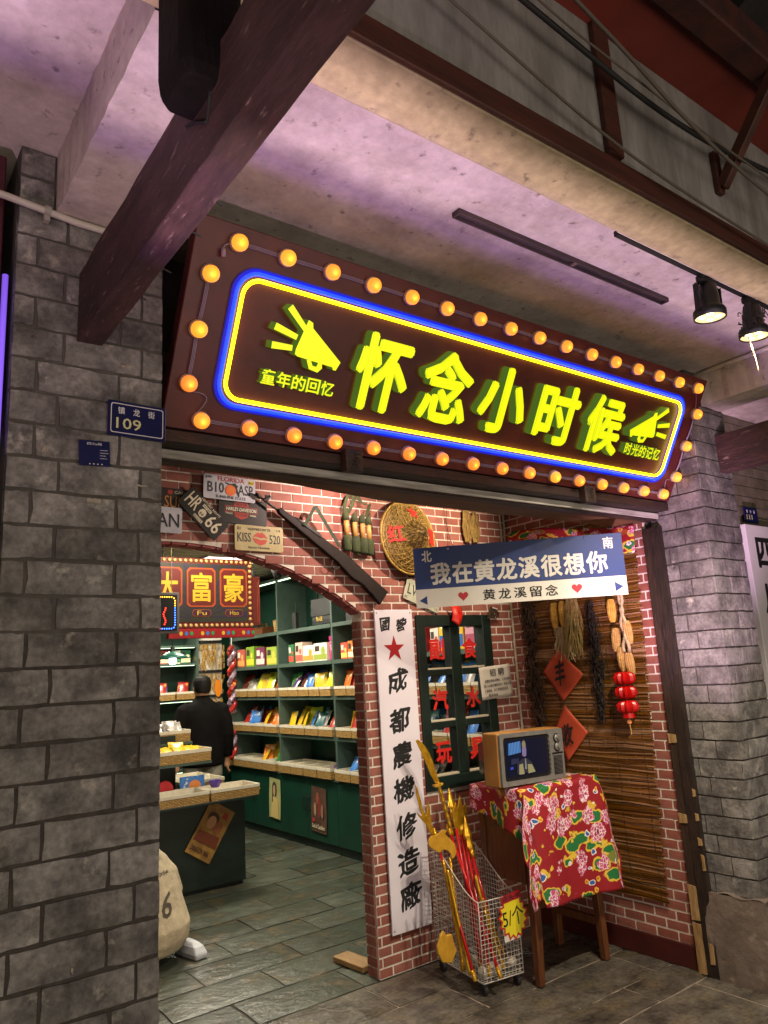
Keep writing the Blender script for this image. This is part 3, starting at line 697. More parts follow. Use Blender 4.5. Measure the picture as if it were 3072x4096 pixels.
# ------------------------------------------------------------------ the arch wall and the alcove
YA = 3.57
def arch_z(x): 
    d = abs(x-1.35)
    return 2.288-(1.99-math.sqrt(max(1.99**2-d*d, 0))) if d < 1.135 else -1
def arch_wall():
    random.seed(21)
    t = thing('brick_wall', 'red brick wall with pale joints, a flat arch and the small green window', 'wall', (0, YA, 0))
    mb = MB(); n = 40
    for i in range(n):
        a, b = .215+2.27*i/n, .215+2.27*(i+1)/n; za, zb = (arch_z(a) if i else 1.93), (arch_z(b) if i < n-1 else 1.93)
        vs = [(a, .002, za), (b, .002, zb), (b, .002, 2.72), (a, .002, 2.72), (a, .10, za), (b, .10, zb), (b, .10, 2.72), (a, .10, 2.72)]
        mb.add([(x_, (-.006 if y_ < .01 else y_), z_) for x_, y_, z_ in vs], [(0,1,2,3), (5,4,7,6), (0,4,5,1)])
    mb.box(-.05, .215, -.006, .10, 0, 2.72); mb.box(2.485, 2.90, -.006, .10, 0, 2.72)
    mb.box(3.48, 3.742, -.006, .10, 0, 2.72); mb.box(2.90, 3.48, -.006, .10, 0, .905); mb.box(2.90, 3.48, -.006, .10, 1.895, 2.72)
    obj('mortar', mb, RMORT, t)
    def holes(v):
        h = []
        if v < 2.29:
            if v <= 1.93: h.append((.2, 2.486))
            else:
                d = math.sqrt(max(1.99**2-(1.99-(2.288-v))**2, 0)); h.append((1.35-d, 1.35+d))
        if .89 < v < 1.91: h.append((2.885, 3.495))
        return h
    rows = courses(.0, 3.735, .004, 2.71, .132, .051, .0080, holes)
    seen = lambda r: (0 if r[1] < 1.25 else 1)+(0 if (r[0] > 2.57 and r[1] < 2.84 and .22 < r[2] < 1.93) else 1)+(0 if r[2] > 2.62 else .5)
    bricks(t, rows, RBR, .012, -.003, seen, jit=.0008)
    for v in range(38):                                   # the jamb
        z0 = .004+v*.051
        if z0+.05 > 1.93: break
        for (a, b) in (((.006, .096),) if v % 2 else ((.006, .052), (.060, .096))):
            o = bpy.data.objects.new('brick', random.choice(RBR)); link(o, t); o.rotation_euler = (0, 0, -PI/2)
            o.location = (2.484, (a+b)/2, z0+.0215); o.scale = (b-a, .01, .043)
    VS = M('arch_trim', srgb('#9a4a4c'), srgb('#86403f'), 14, .7, var=.12)
    k = 30
    for i in range(k):                                    # bricks lining the underside of the arch
        a0 = math.asin(1.135/1.99); t0 = -a0+2*a0*(i+.06)/k; t1 = -a0+2*a0*(i+.94)/k
        vs = []
        for y in (.0, .099):
            for tt, r in ((t0,1.978), (t1,1.978), (t1,1.991), (t0,1.991)): vs.append((1.35+r*math.sin(tt), y, 2.288-1.99+r*math.cos(tt)))
        obj('voussoir', MB().add(vs, [(0,1,2,3), (5,4,7,6), (0,4,5,1), (1,5,6,2), (2,6,7,3), (3,7,4,0)]), VS, t)
arch_wall()
def side_wall():
    random.seed(22)
    t = thing('brick_wall', 'red brick side wall with brown skirting behind the bamboo mat', 'wall', (3.735, YA, 0), -PI/2)
    obj('mortar', MB().box(0, 1.10, -.006, .06, 0, 2.72), RMORT, t)
    rows = courses(.0, 1.095, .118, 2.71, .132, .051, .0080)
    seen = lambda r: 1 if (r[3] < .36 or r[0] > .90 or r[1] < .12 or r[2] > 2.3) else 0
    bricks(t, rows, RBR, .012, -.003, seen, jit=.0008)
    obj('skirting', MB().box(.0, 1.098, -.018, .0018, 0, .115), M('skirting_paint', srgb('#4a1712'), srgb('#3a120f'), 6, .5), t, bev=.003)
side_wall()
struct('alcove_ceiling', MB().box(.0, 3.735, 2.442, 3.57, 2.722, 2.76), M('alcove_boards', srgb('#5a4630'), srgb('#43331f'), 8, .7, bump=.4, stretch=(.5,3,1)))
o = struct('alcove_side_wall', MB().box(.75, .7645, 2.56, 3.568, 0, 2.72), REDB)
cd = thing('corner_duct', 'two pale cable ducts running down the corner beside the window', 'cable duct', (3.70, 3.552, 0))
obj('duct', MB().box(0, .014, -.012, 0, .1, 2.71), M('duct_plastic', srgb('#b9ad98'), srgb('#8f8470'), 9, .6), cd, bev=.002)
obj('duct', MB().box(-.030, -.020, -.010, 0, 2.1, 2.71), M('duct_plastic'), cd, bev=.002)

# lamp inside the alcove, shining along the wall
al = thing('alcove_lamp', 'small bright lamp under the lintel near the corner', 'lamp', (3.13, 2.80, 2.70))
obj('stem', MB().tube([(0,0,.022),(0,0,-.05)], .006, 8), STEELB, al)
q = Matrix.Translation((0,0,-.07)) @ Vector((-.75,.6,-.35)).normalized().to_track_quat('Z','Y').to_matrix().to_4x4()
obj('shade', MB().lathe([(.012,-.045),(.022,-.03),(.026,.03)], 14, q, cap=False), STEELB, al, smooth=True)
obj('bulb', MB().lathe([(.0,.018),(.018,.016),(.018,.01),(.0,.01)], 14, q), E('bulb_white', (1.0,.86,.62), 18), al)
lamp('alcove_lamp_light', 'SPOT', Vector((3.13,2.80,2.70))+q @ Vector((0,0,.035)), 62, (1.0,.80,.58), (2.45,3.57,2.2), spot_size=rad(165), spot_blend=.6, shadow_soft_size=.012)

a2 = thing('alcove_lamp', 'small lamp fixed under the lintel above the rifle', 'lamp', (2.30, 3.18, 2.70))
obj('stem', MB().tube([(0,0,.022),(0,0,-.03)], .006, 8), STEELB, a2)
q2 = Matrix.Translation((0,0,-.045)) @ Vector((-.1,.25,-.9)).normalized().to_track_quat('Z','Y').to_matrix().to_4x4()
obj('shade', MB().lathe([(.012,-.03),(.022,-.02),(.026,.02)], 14, q2, cap=False), STEELB, a2, smooth=True)
obj('bulb', MB().lathe([(0,.012),(.016,.010),(.016,.004),(0,.004)], 12, q2), E('bulb_rose', (1.0,.74,.70), 10), a2)
lamp('alcove_lamp_light', 'SPOT', Vector((2.30,3.18,2.70))+q2 @ Vector((0,0,.03)), 22, (1.0,.74,.66), (2.0,4.0,1.7), spot_size=rad(150), spot_blend=.5, shadow_soft_size=.012)

# ------------------------------------------------------------------ window
wn = thing('window', 'dark green six-pane window with red characters on the glass', 'window', (2.876, 3.545, .887))
W, Hh = .626, 1.027
mb = MB().box(0, .066, 0, .09, 0, Hh).box(W-.078, W, 0, .09, 0, Hh).box(.066, W-.078, 0, .09, Hh-.07, Hh).box(.066, W-.078, 0, .09, 0, .075)
fo = obj('frame', mb, GREEND, wn, bev=.004)
obj('mullion', MB().box(.266, .350, .006, .08, .0752, Hh-.0702), GREEND, wn, bev=.004)
for z in (.347, .655):
    obj('transom', MB().box(.0662, .2658, .008, .078, z, z+.040), GREEND, wn, bev=.004); obj('transom', MB().box(.3502, W-.0782, .008, .078, z, z+.040), GREEND, wn, bev=.004)
GLASS = M('glass', (1,1,1), rough=.0, trans=1.0, spec=.3); LIP = M('cream_lip', srgb('#b5ab92'), rough=.6)
nt_ = GLASS.node_tree; nt_.nodes.clear()
gt = nt_.nodes.new('ShaderNodeBsdfTransparent'); gg = nt_.nodes.new('ShaderNodeBsdfGlossy'); gg.inputs['Roughness'].default_value = .03
fz = nt_.nodes.new('ShaderNodeFresnel'); fz.inputs[0].default_value = 1.25; mx = nt_.nodes.new('ShaderNodeMixShader'); ot = nt_.nodes.new('ShaderNodeOutputMaterial')
nt_.links.new(fz.outputs[0], mx.inputs[0]); nt_.links.new(gt.outputs[0], mx.inputs[1]); nt_.links.new(gg.outputs[0], mx.inputs[2]); nt_.links.new(mx.outputs[0], ot.inputs[0])
STICK = M('red_sticker', srgb('#c3231c'), rough=.5)
zs = [(.695, Hh-.07), (.387, .655), (.075, .347)]; xs_ = [(.066, .266), (.350, W-.078)]
for r, (z0, z1) in enumerate(zs):
    for c_, (x0, x1) in enumerate(xs_):
        p = obj('pane', MB().box(x0+.0005, x1-.0005, .040, .042, z0+.0005, z1-.0005), GLASS, wn)
        obj('glazing_lip', MB().box(x0+.001, x1-.001, .010, .038, z0+.0005, z0+.011), LIP, wn)
        ch = ('副食', '汽水', '玩具')[r][c_]; cx = (x0+x1)/2+.006*(1 if c_ else 2); zc = (z0+z1)/2-.008
        text(ch, (cx-.062, zc-.064, cx+.062, zc+.064), STICK, wn, .0385, bold=.03, depth=.0008, name='glass_character')
rb = one('ribbon', MB().grid(8, 10, lambda u, v: (.085*u*(1-.0*v)+.01*math.sin(v*3), -.02-.02*math.sin(u*PI)-.008*math.sin(v*5), -.0+.105*v-(.035*(1-abs(2*u-1.0))*(1-v)))), M('red_satin', srgb('#b01a10'), srgb('#d02a16'), 9, .35), 'red ribbon end hanging over the top of the window frame', 'ribbon', loc=(3.135, 3.54, 1.875), smooth=True, solid=.002)

nt2 = thing('job_notice', 'white paper recruiting notice stuck over the window edge', 'notice', (3.36, 3.537, 1.374), (0, rad(-3), 0))
obj('paper', MB().grid(8, 8, lambda u, v: (.282*u, -.003-.004*math.sin(u*5)*v, .204*v)), M('paper', srgb('#d5cfc2'), srgb('#c8c1b2'), 12, .8), nt2, smooth=True, solid=.0008)
text('招 聘', (.085, .140, .215, .185), BLACK, nt2, -.011, bold=.006, depth=.0006)
for i, s in enumerate(('招聘女营业员数名，工资加提成', '（周六日假日兼职均可）待遇从优', '工资面议，有工作经验者优先', '联系电话')):
    x0, x1 = ((.035,.268), (.018,.268), (.022,.235), (.055,.135))[i]; text(s, (x0, .104-i*.030, x1, .122-i*.030), BLACK, nt2, -.011, bold=.006, depth=.0006)
wr = thing('straw_bell', 'little dark straw ornament with white beads under the hanging sign', 'ornament', (3.50, 3.53, 1.925))
mb = MB(); rr = random.Random(5)
for i in range(70):
    a = rr.uniform(0, 2*PI); x = .05*math.cos(a)*rr.random()**.5; mb.tube([(x*.4, -.01, .03+rr.uniform(-.01,.01)), (x, -.015+rr.uniform(-.015,.01), .0), (x*1.2, -.01, -.035+rr.uniform(-.01,.02))], .0016, 4)
stuff(obj('straw', mb, M('dark_straw', srgb('#4b3a22'), srgb('#2e2415'), 40, .9), wr))
for i in range(5): obj('bead', MB().lathe([(0,-.004),(.0035,-.002),(.0035,.002),(0,.004)], 8, Matrix.Translation((-.01+i*.009,-.03,.03-.002*i))), WHITE, wr)

# ------------------------------------------------------------------ white vertical sign with brush characters
vs = thing('vertical_sign_board', 'tall white board with black brush characters and a red star on the arch wall', 'sign', (2.563, 3.535, .20), (0, rad(-.2), 0))
obj('board', MB().box(0, .279, 0, .012, 0, 1.745), M('white_lacquer', srgb('#dcd6e0'), srgb('#d2ccd6'), 2, .4), vs, bev=.002)
def brush(s, cx, cz, w_, h_):
    wp = lambda a, d: (a*(1+.25*d/h_)+.10*d+.006*math.sin(d*90), d*(1-.18*abs(a)/w_)+.16*a+.003*math.sin(a*120))
    text(s, (cx-w_/2, cz-h_/2, cx+w_/2, cz+h_/2), BLACK, vs, -.0008, bold=.030, depth=.0006, name='brush_character', warp=wp)
brush('國', .070, 1.660, .070, .088); brush('營', .188, 1.655, .076, .080)
flat('red_star', star_outline(.128, 1.515, .078, k=.39), REDP, vs, -.0015, .0013)
for ch, z in zip('成都農機修造廠', (1.333, 1.108, .918, .730, .533, .350, .175)): brush(ch, .138, z, .150, .140)
for x, z in ((.014,1.725),(.262,1.725),(.014,.02),(.2,.015)): obj('screw', MB().lathe([(0,-.003),(.004,-.002),(.0045,0)], 8, Matrix.Translation((x,0,z)) @ Matrix.Rotation(PI/2,4,'X')), STEELB, vs)

# ------------------------------------------------------------------ things hung on the arch wall
def plate(P_bl, ang, w_, h_, base, label, dy=0, holes=True):
    t = thing('license_plate', label, 'licence plate', (P_bl[0], 3.549-dy, P_bl[1]), (0, -ang, 0), 'old number plates on the arch wall')
    obj('plate', MB().prism(rrect(0, 0, w_, h_, .012, 4), -.003, 0), base, t, bev=.0012)
    return t
TIN = M('plate_white', srgb('#bcbdc6'), srgb('#a9aab4'), 14, .5, stain=srgb('#7a5a45'), sscale=30, sthr=(.70,.76))
TINB = M('plate_black', srgb('#15130f'), srgb('#1f1b15'), 20, .45); TINK = M('plate_khaki', srgb('#b5a878'), srgb('#a29565'), 16, .5, stain=srgb('#5a4a30'), sscale=34, sthr=(.71,.76))
CREAM = M('cream_print', srgb('#cfc6ac'), rough=.6); INK = M('plate_ink', srgb('#22242c'), rough=.6); ORG = M('orange_print', srgb('#b0702a'), rough=.6); REDPR = M('red_print', srgb('#a02a1c'), rough=.6)
t = plate((1.505, 2.523), rad(-1.5), .297, .132, TIN, 'white plate reading FLORIDA B10 ASP with an orange', dy=.012)
text('FLORIDA', (.080,.100,.232,.126), REDPR, t, -.004, bold=.014, depth=.0006); text('B10', (.022,.036,.115,.092), INK, t, -.004, bold=.01, depth=.0006); text('ASP', (.196,.036,.282,.092), INK, t, -.004, bold=.01, depth=.0006)
text('SUNSHINE STATE', (.070,.008,.240,.024), INK, t, -.004, bold=.01, depth=.0006); text('JUN', (.010,.106,.044,.122), INK, t, -.004, bold=.02, depth=.0006)
flat('sticker', [(.255,.098),(.288,.098),(.288,.120),(.255,.120)], M('yellow_sticker', srgb('#c9b53a'), rough=.6), t, -.004); text('06-02', (.257,.102,.286,.116), INK, t, -.0046, bold=.01, depth=.0005)
flat('state_shape', [(.120,.098),(.150,.090),(.180,.098),(.186,.088),(.195,.084),(.190,.07),(.205,.03),(.198,.022),(.182,.05),(.17,.07),(.15,.082),(.122,.090)], INK, t, -.0038)
flat('orange', [(.152+.031*math.cos(a*PI/10), .055+.030*math.sin(a*PI/10)) for a in range(20)], M('orange_fruit', srgb('#d2532a'), srgb('#df7a35'), 18, .5), t, -.0046)
t = plate((1.592, 2.402), rad(-2), .282, .140, TINB, 'black plate with a red and white motorcycle badge')
flat('badge_bar', [(.035,.062),(.225,.062),(.225,.096),(.035,.096)], REDPR, t, -.0036); flat('badge_fill', [(.038,.065),(.222,.065),(.222,.093),(.038,.093)], TINB, t, -.0042)
flat('badge_top', [(.085,.097),(.175,.097),(.165,.118),(.095,.118)], REDPR, t, -.0036); flat('badge_foot', [(.090,.061),(.172,.061),(.168,.040),(.131,.026),(.094,.040)], REDPR, t, -.0036)
text('MOTOR', (.098,.100,.164,.114), TINB, t, -.0044, bold=.01, depth=.0005); text('CYCLES', (.096,.044,.166,.058), TINB, t, -.0044, bold=.01, depth=.0005)
text('HARLEY-DAVIDSON', (.043,.069,.217,.089), CREAM, t, -.0048, bold=.024, depth=.0005); text('TRADE', (.038,.050,.080,.059), CREAM, t, -.004, bold=.01, depth=.0005); text('MARK', (.182,.048,.218,.057), CREAM, t, -.004, bold=.01, depth=.0005)
t = plate((1.683, 2.258), rad(-.5), .289, .140, TINK, 'khaki plate reading KISS 520 with red lips')
text('KISS', (.016,.048,.095,.098), INK, t, -.004, bold=.006, depth=.0006); text('520', (.205,.044,.270,.094), INK, t, -.004, bold=.006, depth=.0006)
text("VALENTINE'S DAY 270", (.075,.112,.210,.126), INK, t, -.004, bold=.006, depth=.0006); text('Sanctus Valentinus', (.078,.014,.205,.027), INK, t, -.004, bold=.006, depth=.0006); text('02', (.016,.112,.038,.128), INK, t, -.004, depth=.0006); text('14', (.250,.112,.270,.126), INK, t, -.004, depth=.0006)
LIPS = M('lipstick', srgb('#a83426'), srgb('#bd4330'), 30, .55)
flat('upper_lip', [(.102,.075),(.118,.090),(.135,.103),(.148,.099),(.160,.104),(.178,.092),(.194,.070),(.175,.076),(.150,.073),(.125,.080)], LIPS, t, -.004)
flat('lower_lip', [(.105,.070),(.125,.070),(.150,.062),(.176,.066),(.193,.062),(.180,.042),(.150,.033),(.122,.045)], LIPS, t, -.004)
t = plate((1.13, 2.452), rad(-2), .30, .115, M('plate_brown', srgb('#231a14'), rough=.5), 'dark plate with orange letters half hidden behind the left pillar', dy=-.004)
text('CALIF', (.225,.088,.295,.102), CREAM, t, -.004, depth=.0006); text('SUN', (.175,.014,.285,.074), ORG, t, -.004, depth=.0006); flat('red_tab', [(.19,.082),(.215,.082),(.215,.104),(.19,.104)], REDPR, t, -.004)
t = plate((1.10, 2.330), rad(-1), .295, .133, TIN, 'white plate ending in AN, below the dark plate with orange letters', dy=.002)
text('TUAN', (.06,.03,.280,.10), INK, t, -.004, bold=.01, depth=.0006)
a, b = PX(706,2003,1,3.54), PX(855,2165,1,3.54); ang = math.atan2(b.z-a.z, b.x-a.x); d = (b-a).length
t = plate((a.x, a.z), ang, d, .125, TINB, 'black plate reading HR 66 hung at a steep slant', dy=.008)
text('HR', (.022,.032,.098,.108), CREAM, t, -.004, bold=.012, depth=.0006); text('66', (d-.105,.022,d-.022,.098), CREAM, t, -.004, bold=.012, depth=.0006)
text('HISTORIC ROUTE', (.08,.108,.215,.121), CREAM, t, -.004, bold=.006, depth=.0006)
for s, z in (('HISTORIC', .086), ('ROUTE', .012)): flat('panel', [(.108,z),(d-.112,z),(d-.112,z+.016),(.108,z+.016)], CREAM, t, -.004); text(s, (.112,z+.003,d-.116,z+.013), INK, t, -.0046, bold=.006, depth=.0005)
flat('shield', [(.120,.076),(.135,.082),(.150,.076),(.156,.06),(.152,.042),(.135,.034),(.118,.042),(.114,.06)], CREAM, t, -.004); text('66', (.122,.044,.148,.062), INK, t, -.0046, bold=.01, depth=.0005)
a, b = PX(1612,2391,1,3.545), PX(1753,2455,1,3.545); ang = math.atan2(b.z-a.z, b.x-a.x)
t = plate((a.x, a.z), ang, (b-a).length, .135, M('plate_green_white', srgb('#b4b6a2'), srgb('#9fa18c'), 14, .5, stain=srgb('#3a3a2a'), sscale=26, sthr=(.66,.72)), 'pale plate starting with LV half hidden by the hanging sign')
text('LV', (.022,.040,.095,.105), INK, t, -.004, bold=.006, depth=.0006); text('05', (.008,.01,.03,.026), INK, t, -.004, depth=.0006); text('15', ((b-a).length-.035,.010,(b-a).length-.012,.026), INK, t, -.004, depth=.0006)

def rifle():
    t = thing('rifle', 'dark wooden rifle with green sling hung slantwise on the arch wall', 'rifle', (1.80, 3.52, 2.565))
    O = lambda l: [(x-1.80, z-2.565) for x, z in l]
    RW = M('rifle_wood', srgb('#1f1310'), srgb('#140c0a'), 14, .6, spec=.2, bump=.2, stretch=(2,2,2))
    obj('stock', MB().prism(O([(1.925,2.492),(1.948,2.500),(2.03,2.452),(2.06,2.447),(2.13,2.400),(2.25,2.325),(2.385,2.248),(2.43,2.212),(2.49,2.165),(2.648,2.048),(2.586,1.972),(2.47,2.085),(2.405,2.118),(2.375,2.142),(2.30,2.212),(2.20,2.282),(2.07,2.372),(1.935,2.468)]), -.012, .016), RW, t, bev=.006, seg=2)
    obj('barrel', MB().tube([(-.004,0,.002),(.14,0,-.085)], .0065, 10).tube([(-.004,0,.002),(.028,0,-.018)], .0105, 10), STEELB, t, smooth=True)
    obj('front_sight', MB().box(.055,.075,-.004,.004,-.03,.0).tube([(.045,0,-.03),(.085,0,-.005)], .008, 8), STEELB, t)
    obj('receiver', MB().prism(O([(2.03,2.455),(2.10,2.424),(2.20,2.36),(2.19,2.345),(2.09,2.405)]), -.016, .018), STEELB, t, bev=.003)
    obj('trigger_guard', MB().tube([(x-1.80, 0, z-2.565) for x, z in ((2.275,2.232),(2.262,2.195),(2.282,2.172),(2.312,2.180),(2.325,2.195))], .004, 6), STEELB, t)
    obj('sling', MB().add([(x-1.80, y, z-2.565) for x, z, y in ((2.075,2.41,-.02),(2.095,2.405,-.02),(2.142,2.520,-.03),(2.165,2.525,-.03),(2.30,2.30,-.022),(2.325,2.295,-.022))], [(0,1,3,2),(2,3,5,4)]), M('sling_green', srgb('#23331f'), rough=.8), t, solid=.003)
    obj('bolt_hook', MB().tube([(.735,.01,-.51),(.725,-.02,-.53),(.74,-.02,-.545)], .004, 6), STEELB, t)
rifle()
def grenades():
    t = thing('grenade_pouch', 'green canvas pouch holding four wooden-handled stick grenades', 'pouch', (2.355, 3.53, 2.29))
    CG = M('canvas_green', srgb('#3b4424'), srgb('#2c341b'), 18, .9, bump=.4, bscale=120); TAN = M('tan_wood', srgb('#b8904c'), srgb('#9f783b'), 10, .5, stretch=(3,3,.6))
    for i, x in enumerate((.028, .088, .142, .188)):
        z = .0-.006*i
        obj('pocket', MB().loft([[(x+.026*s*math.cos(a*PI/6), -.006+.022*s*math.sin(a*PI/6), z+h) for a in range(12)] for h, s in ((-.008,.75),(.0,1),(.05,1.03),(.085,.93))]), CG, t, smooth=True)
        obj('handle', MB().tube([(x-.003,-.008,z+.08),(x-.006,-.010,z+.185)], .0145, 12), TAN, t, smooth=True)
        obj('cap', MB().loft([[(x-.006+.019*s*math.cos(a*PI/6), -.010+.018*s*math.sin(a*PI/6), z+h) for a in range(12)] for h, s in ((.172,1.0),(.20,1.05),(.215,.85),(.228,.35))]), CG, t, smooth=True)
        obj('tie', MB().tube([(x-.006,-.012,z+.225),(x+.002,-.02,z+.245),(x+.004,-.02,z+.19)], .003, 5), CG, t)
    def strap(pts, name='strap'):
        mb = MB(); vs_ = []
        for i, p in enumerate(pts): vs_ += [(p[0]-.013, p[1], p[2]), (p[0]+.013, p[1]+.004, p[2]+.004)]
        mb.add(vs_, [(2*i, 2*i+1, 2*i+3, 2*i+2) for i in range(len(pts)-1)]); obj(name, mb, CG, t, solid=.003)
    strap([(.020,-.012,.19),(.012,-.02,.26),(.030,-.025,.31),(.060,-.03,.345),(.075,-.025,.30),(.058,-.03,.255),(.03,-.02,.21)])
    strap([(.075,-.02,.345),(.10,-.03,.325),(.115,-.04,.28),(.150,-.045,.268),(.182,-.035,.275),(.176,-.02,.24),(.170,-.012,.20)])
    strap([(.10,.0,-.012),(.112,-.005,-.03),(.118,-.005,-.02)], 'strap_end')
grenades()
def hat():
    t = thing('straw_hat', 'woven conical straw hat with red star and characters', 'hat', (2.838, 3.525, 2.387), (rad(-2), 0, rad(6)))
    ST = M('straw', srgb('#b3924a'), srgb('#8a6c30'), 30, .55, bump=.6, bscale=60, var=.15)
    R0 = .228; prof = lambda r: -.115*(1-(r/R0))**1.0*(1 if r > .085 else 1)-(.03*max(0, 1-(r/.09)**2))
    mb = MB(); n = 48
    rg = [[(r*math.cos(2*PI*j/n), prof(r), r*math.sin(2*PI*j/n)) for j in range(n)] for r in (R0, .19, .15, .12, .10, .085, .06, .03, .004)]
    mb.loft(rg, cap=False); obj('cone', mb, M('straw_base', srgb('#7d632f'), srgb('#5e4820'), 40, .7, bump=.8, bscale=90), t, smooth=True)
    mb = MB()
    for k in range(26):
        for s in (-1, 1):
            a0 = 2*PI*k/26; pts = []
            for i in range(12):
                r = R0*(1-i/12.5); a = a0+s*1.1*(i/12); pts.append((r*math.cos(a), prof(r)-.003-.001*((i+k) % 2), r*math.sin(a)))
            mb.tube(pts, .0022, 4)
    stuff(obj('weave', mb, ST, t))
    mb = MB()
    for r in (.10, .125, .15, .175, .20, .215): mb.tube([(r*math.cos(2*PI*j/48), prof(r)-.004, r*math.sin(2*PI*j/48)) for j in range(49)], .0022, 4, cap=False)
    obj('hoop', mb, ST, t)
    mb = MB(); rr = random.Random(1)
    for k in range(150):
        a = rr.uniform(0, 2*PI); r = rr.uniform(.01, .098); a1 = a+rr.uniform(-.5,.5); r1 = r+rr.uniform(-.02,.02); mb.tube([(r*math.cos(a), prof(r)-.006, r*math.sin(a)), (r1*math.cos(a1), prof(max(r1,.005))-.010, r1*math.sin(a1))], .0028, 4)
    stuff(obj('crown_straw', mb, M('dark_crown', srgb('#6b5029'), srgb('#4a3618'), 60, .85, var=.25), t))
    obj('rim', MB().tube([(R0*math.cos(2*PI*j/48), .0, R0*math.sin(2*PI*j/48)) for j in range(49)], .0075, 8, cap=False), ST, t, smooth=True)
    def on(cx, cz, ob):                                    # lay a flat mark on the cone
        r = math.hypot(cx, cz); a = math.atan2(cz, cx)
        for v in ob.data.vertices:
            x, y, z = v.co; rr_ = math.hypot(x, z); v.co.y = prof(max(rr_, .02))-.010+y
    HR_ = M('hat_red', srgb('#b3201c'), rough=.6)
    def sub(outline, m=3):
        return outline
    o1 = flat('star', star_outline(.012, .150, .050, .1, .40), HR_, t, 0); on(0, 0, o1)
    o1 = text('红', (-.198,-.045,-.098,.060), HR_, t, 0, bold=.03, depth=.001, name='hat_character', rot=rad(6)); on(0, 0, o1)
    o1 = text('軍', (.118,-.055,.205,.058), HR_, t, 0, bold=.03, depth=.001, name='hat_character', rot=rad(-4)); on(0, 0, o1)
    sick = [(.03+.055*math.cos(rad(a)), -.150+.055*math.sin(rad(a))) for a in range(150, -101, -14)]+[(.03+.037*math.cos(rad(a)), -.146+.040*math.sin(rad(a))) for a in range(-95, 146, 14)]
    o1 = flat('sickle', sick, HR_, t, 0); on(0, 0, o1)
    o1 = flat('hammer', [(-.005,-.128),(.018,-.112),(.026,-.122),(.070,-.175),(.060,-.184),(.016,-.130),(.004,-.140)], HR_, t, -.001); on(0, 0, o1)
hat()
def sandals():
    t = thing('straw_sandals', 'pair of straw sandals hung beside the hat', 'sandals', (3.385, 3.535, 2.39))
    ST = M('jute', srgb('#9a7c44'), srgb('#77602f'), 40, .85, bump=.6, bscale=90)
    for k, (cx, top) in enumerate(((-.040, .245), (.032, .215))):
        mb = MB(); rr = random.Random(k)
        for i in range(34):
            v = i/33; z = .002+(top-.04)*v; wd = .030+.008*math.sin(v*PI*1.0)-.004*math.cos(v*8)
            mb.tube([(cx-wd, -.004, z), (cx, -.012+rr.uniform(-.002,.002), z+rr.uniform(-.003,.003)), (cx+wd, -.004, z)], .0042, 5)
        obj('sole', mb, ST, t)
        mb = MB()
        for s in (-1, 1): mb.tube([(cx+s*.012, -.016, .02), (cx+s*.016, -.022, .09), (cx+s*.006, -.028, .15), (cx, -.016, top-.03)], .0022, 5)
        mb.tube([(cx-.03,-.01,.13),(cx-.01,-.028,.155),(cx+.015,-.028,.15),(cx+.032,-.01,.135)], .0025, 5)
        mb.tube([(cx-.012,-.008,top-.045),(cx-.008,-.010,top-.01),(cx,-.010,top),(cx+.008,-.010,top-.01),(cx+.012,-.008,top-.045)], .006, 6)
        obj('thong', mb, ST, t)
sandals()
one('wall_wire', MB().tube([(3.16,3.548,2.69),(3.165,3.545,2.60),(3.18,3.547,2.50),(3.20,3.545,2.40),(3.21,3.50,2.30)], .0018, 5), ROPE, 'thin black wire hanging down the bricks between hat and sandals', 'wire', smooth=True)

# ------------------------------------------------------------------ the hanging street-name board
hs = thing('hanging_sign', 'blue and white street-name style board hanging on wires in the alcove', 'sign', (2.551, 3.135, 2.24), math.atan2(2.358-3.135, 3.350-2.551))
BLUE = M('sign_blue', srgb('#183068'), srgb('#152b60'), 4, .4); SWH = M('sign_white', srgb('#cfc9c0'), srgb('#c5bfb5'), 4, .45)
obj('blue_panel', MB().box(0, 1.112, 0, .006, -.227, 0), BLUE, hs)
obj('white_panel', MB().box(0, 1.112, 0, .006, -.328, -.2272), SWH, hs)
big = '我在黄龙溪很想你'
for i, ch in enumerate(big): text(ch, (.086+i*.1185, -.207, .086+i*.1185+.110, -.088), SWH, hs, -.0012, bold=.028, depth=.001, name='character')
text('北', (.044,-.080,.099,-.017), SWH, hs, -.0012, bold=.02, depth=.001, name='character'); text('南', (1.012,-.080,1.065,-.017), SWH, hs, -.0012, bold=.02, depth=.001, name='character')
for i, ch in enumerate('黄龙溪留念'): text(ch, (.360+i*.0822, -.308, .360+i*.0822+.066, -.250), BLACK, hs, -.0012, bold=.018, depth=.001, name='character')
for x in (.255, .854): flat('heart', heart(x, -.277, .029), M('heart_red', srgb('#a31f2a'), rough=.5), hs, -.0012)
flat('arrow', [(.018,-.288),(.060,-.264),(.060,-.311)], BLUE, hs, -.0012); flat('arrow', [(1.092,-.284),(1.050,-.258),(1.050,-.308)], BLUE, hs, -.0012)
for x in (.191, .918):
    obj('wire', MB().tube([(x,-.002,-.014),(x+.01,.0,.24),(x+.005,.005,.482)], .0011, 5), ROPE, hs)
    obj('rivet', MB().lathe([(0,-.002),(.005,-.0015),(.006,0)], 10, Matrix.Translation((x,0,-.014)) @ Matrix.Rotation(PI/2,4,'X')), SWH, hs)

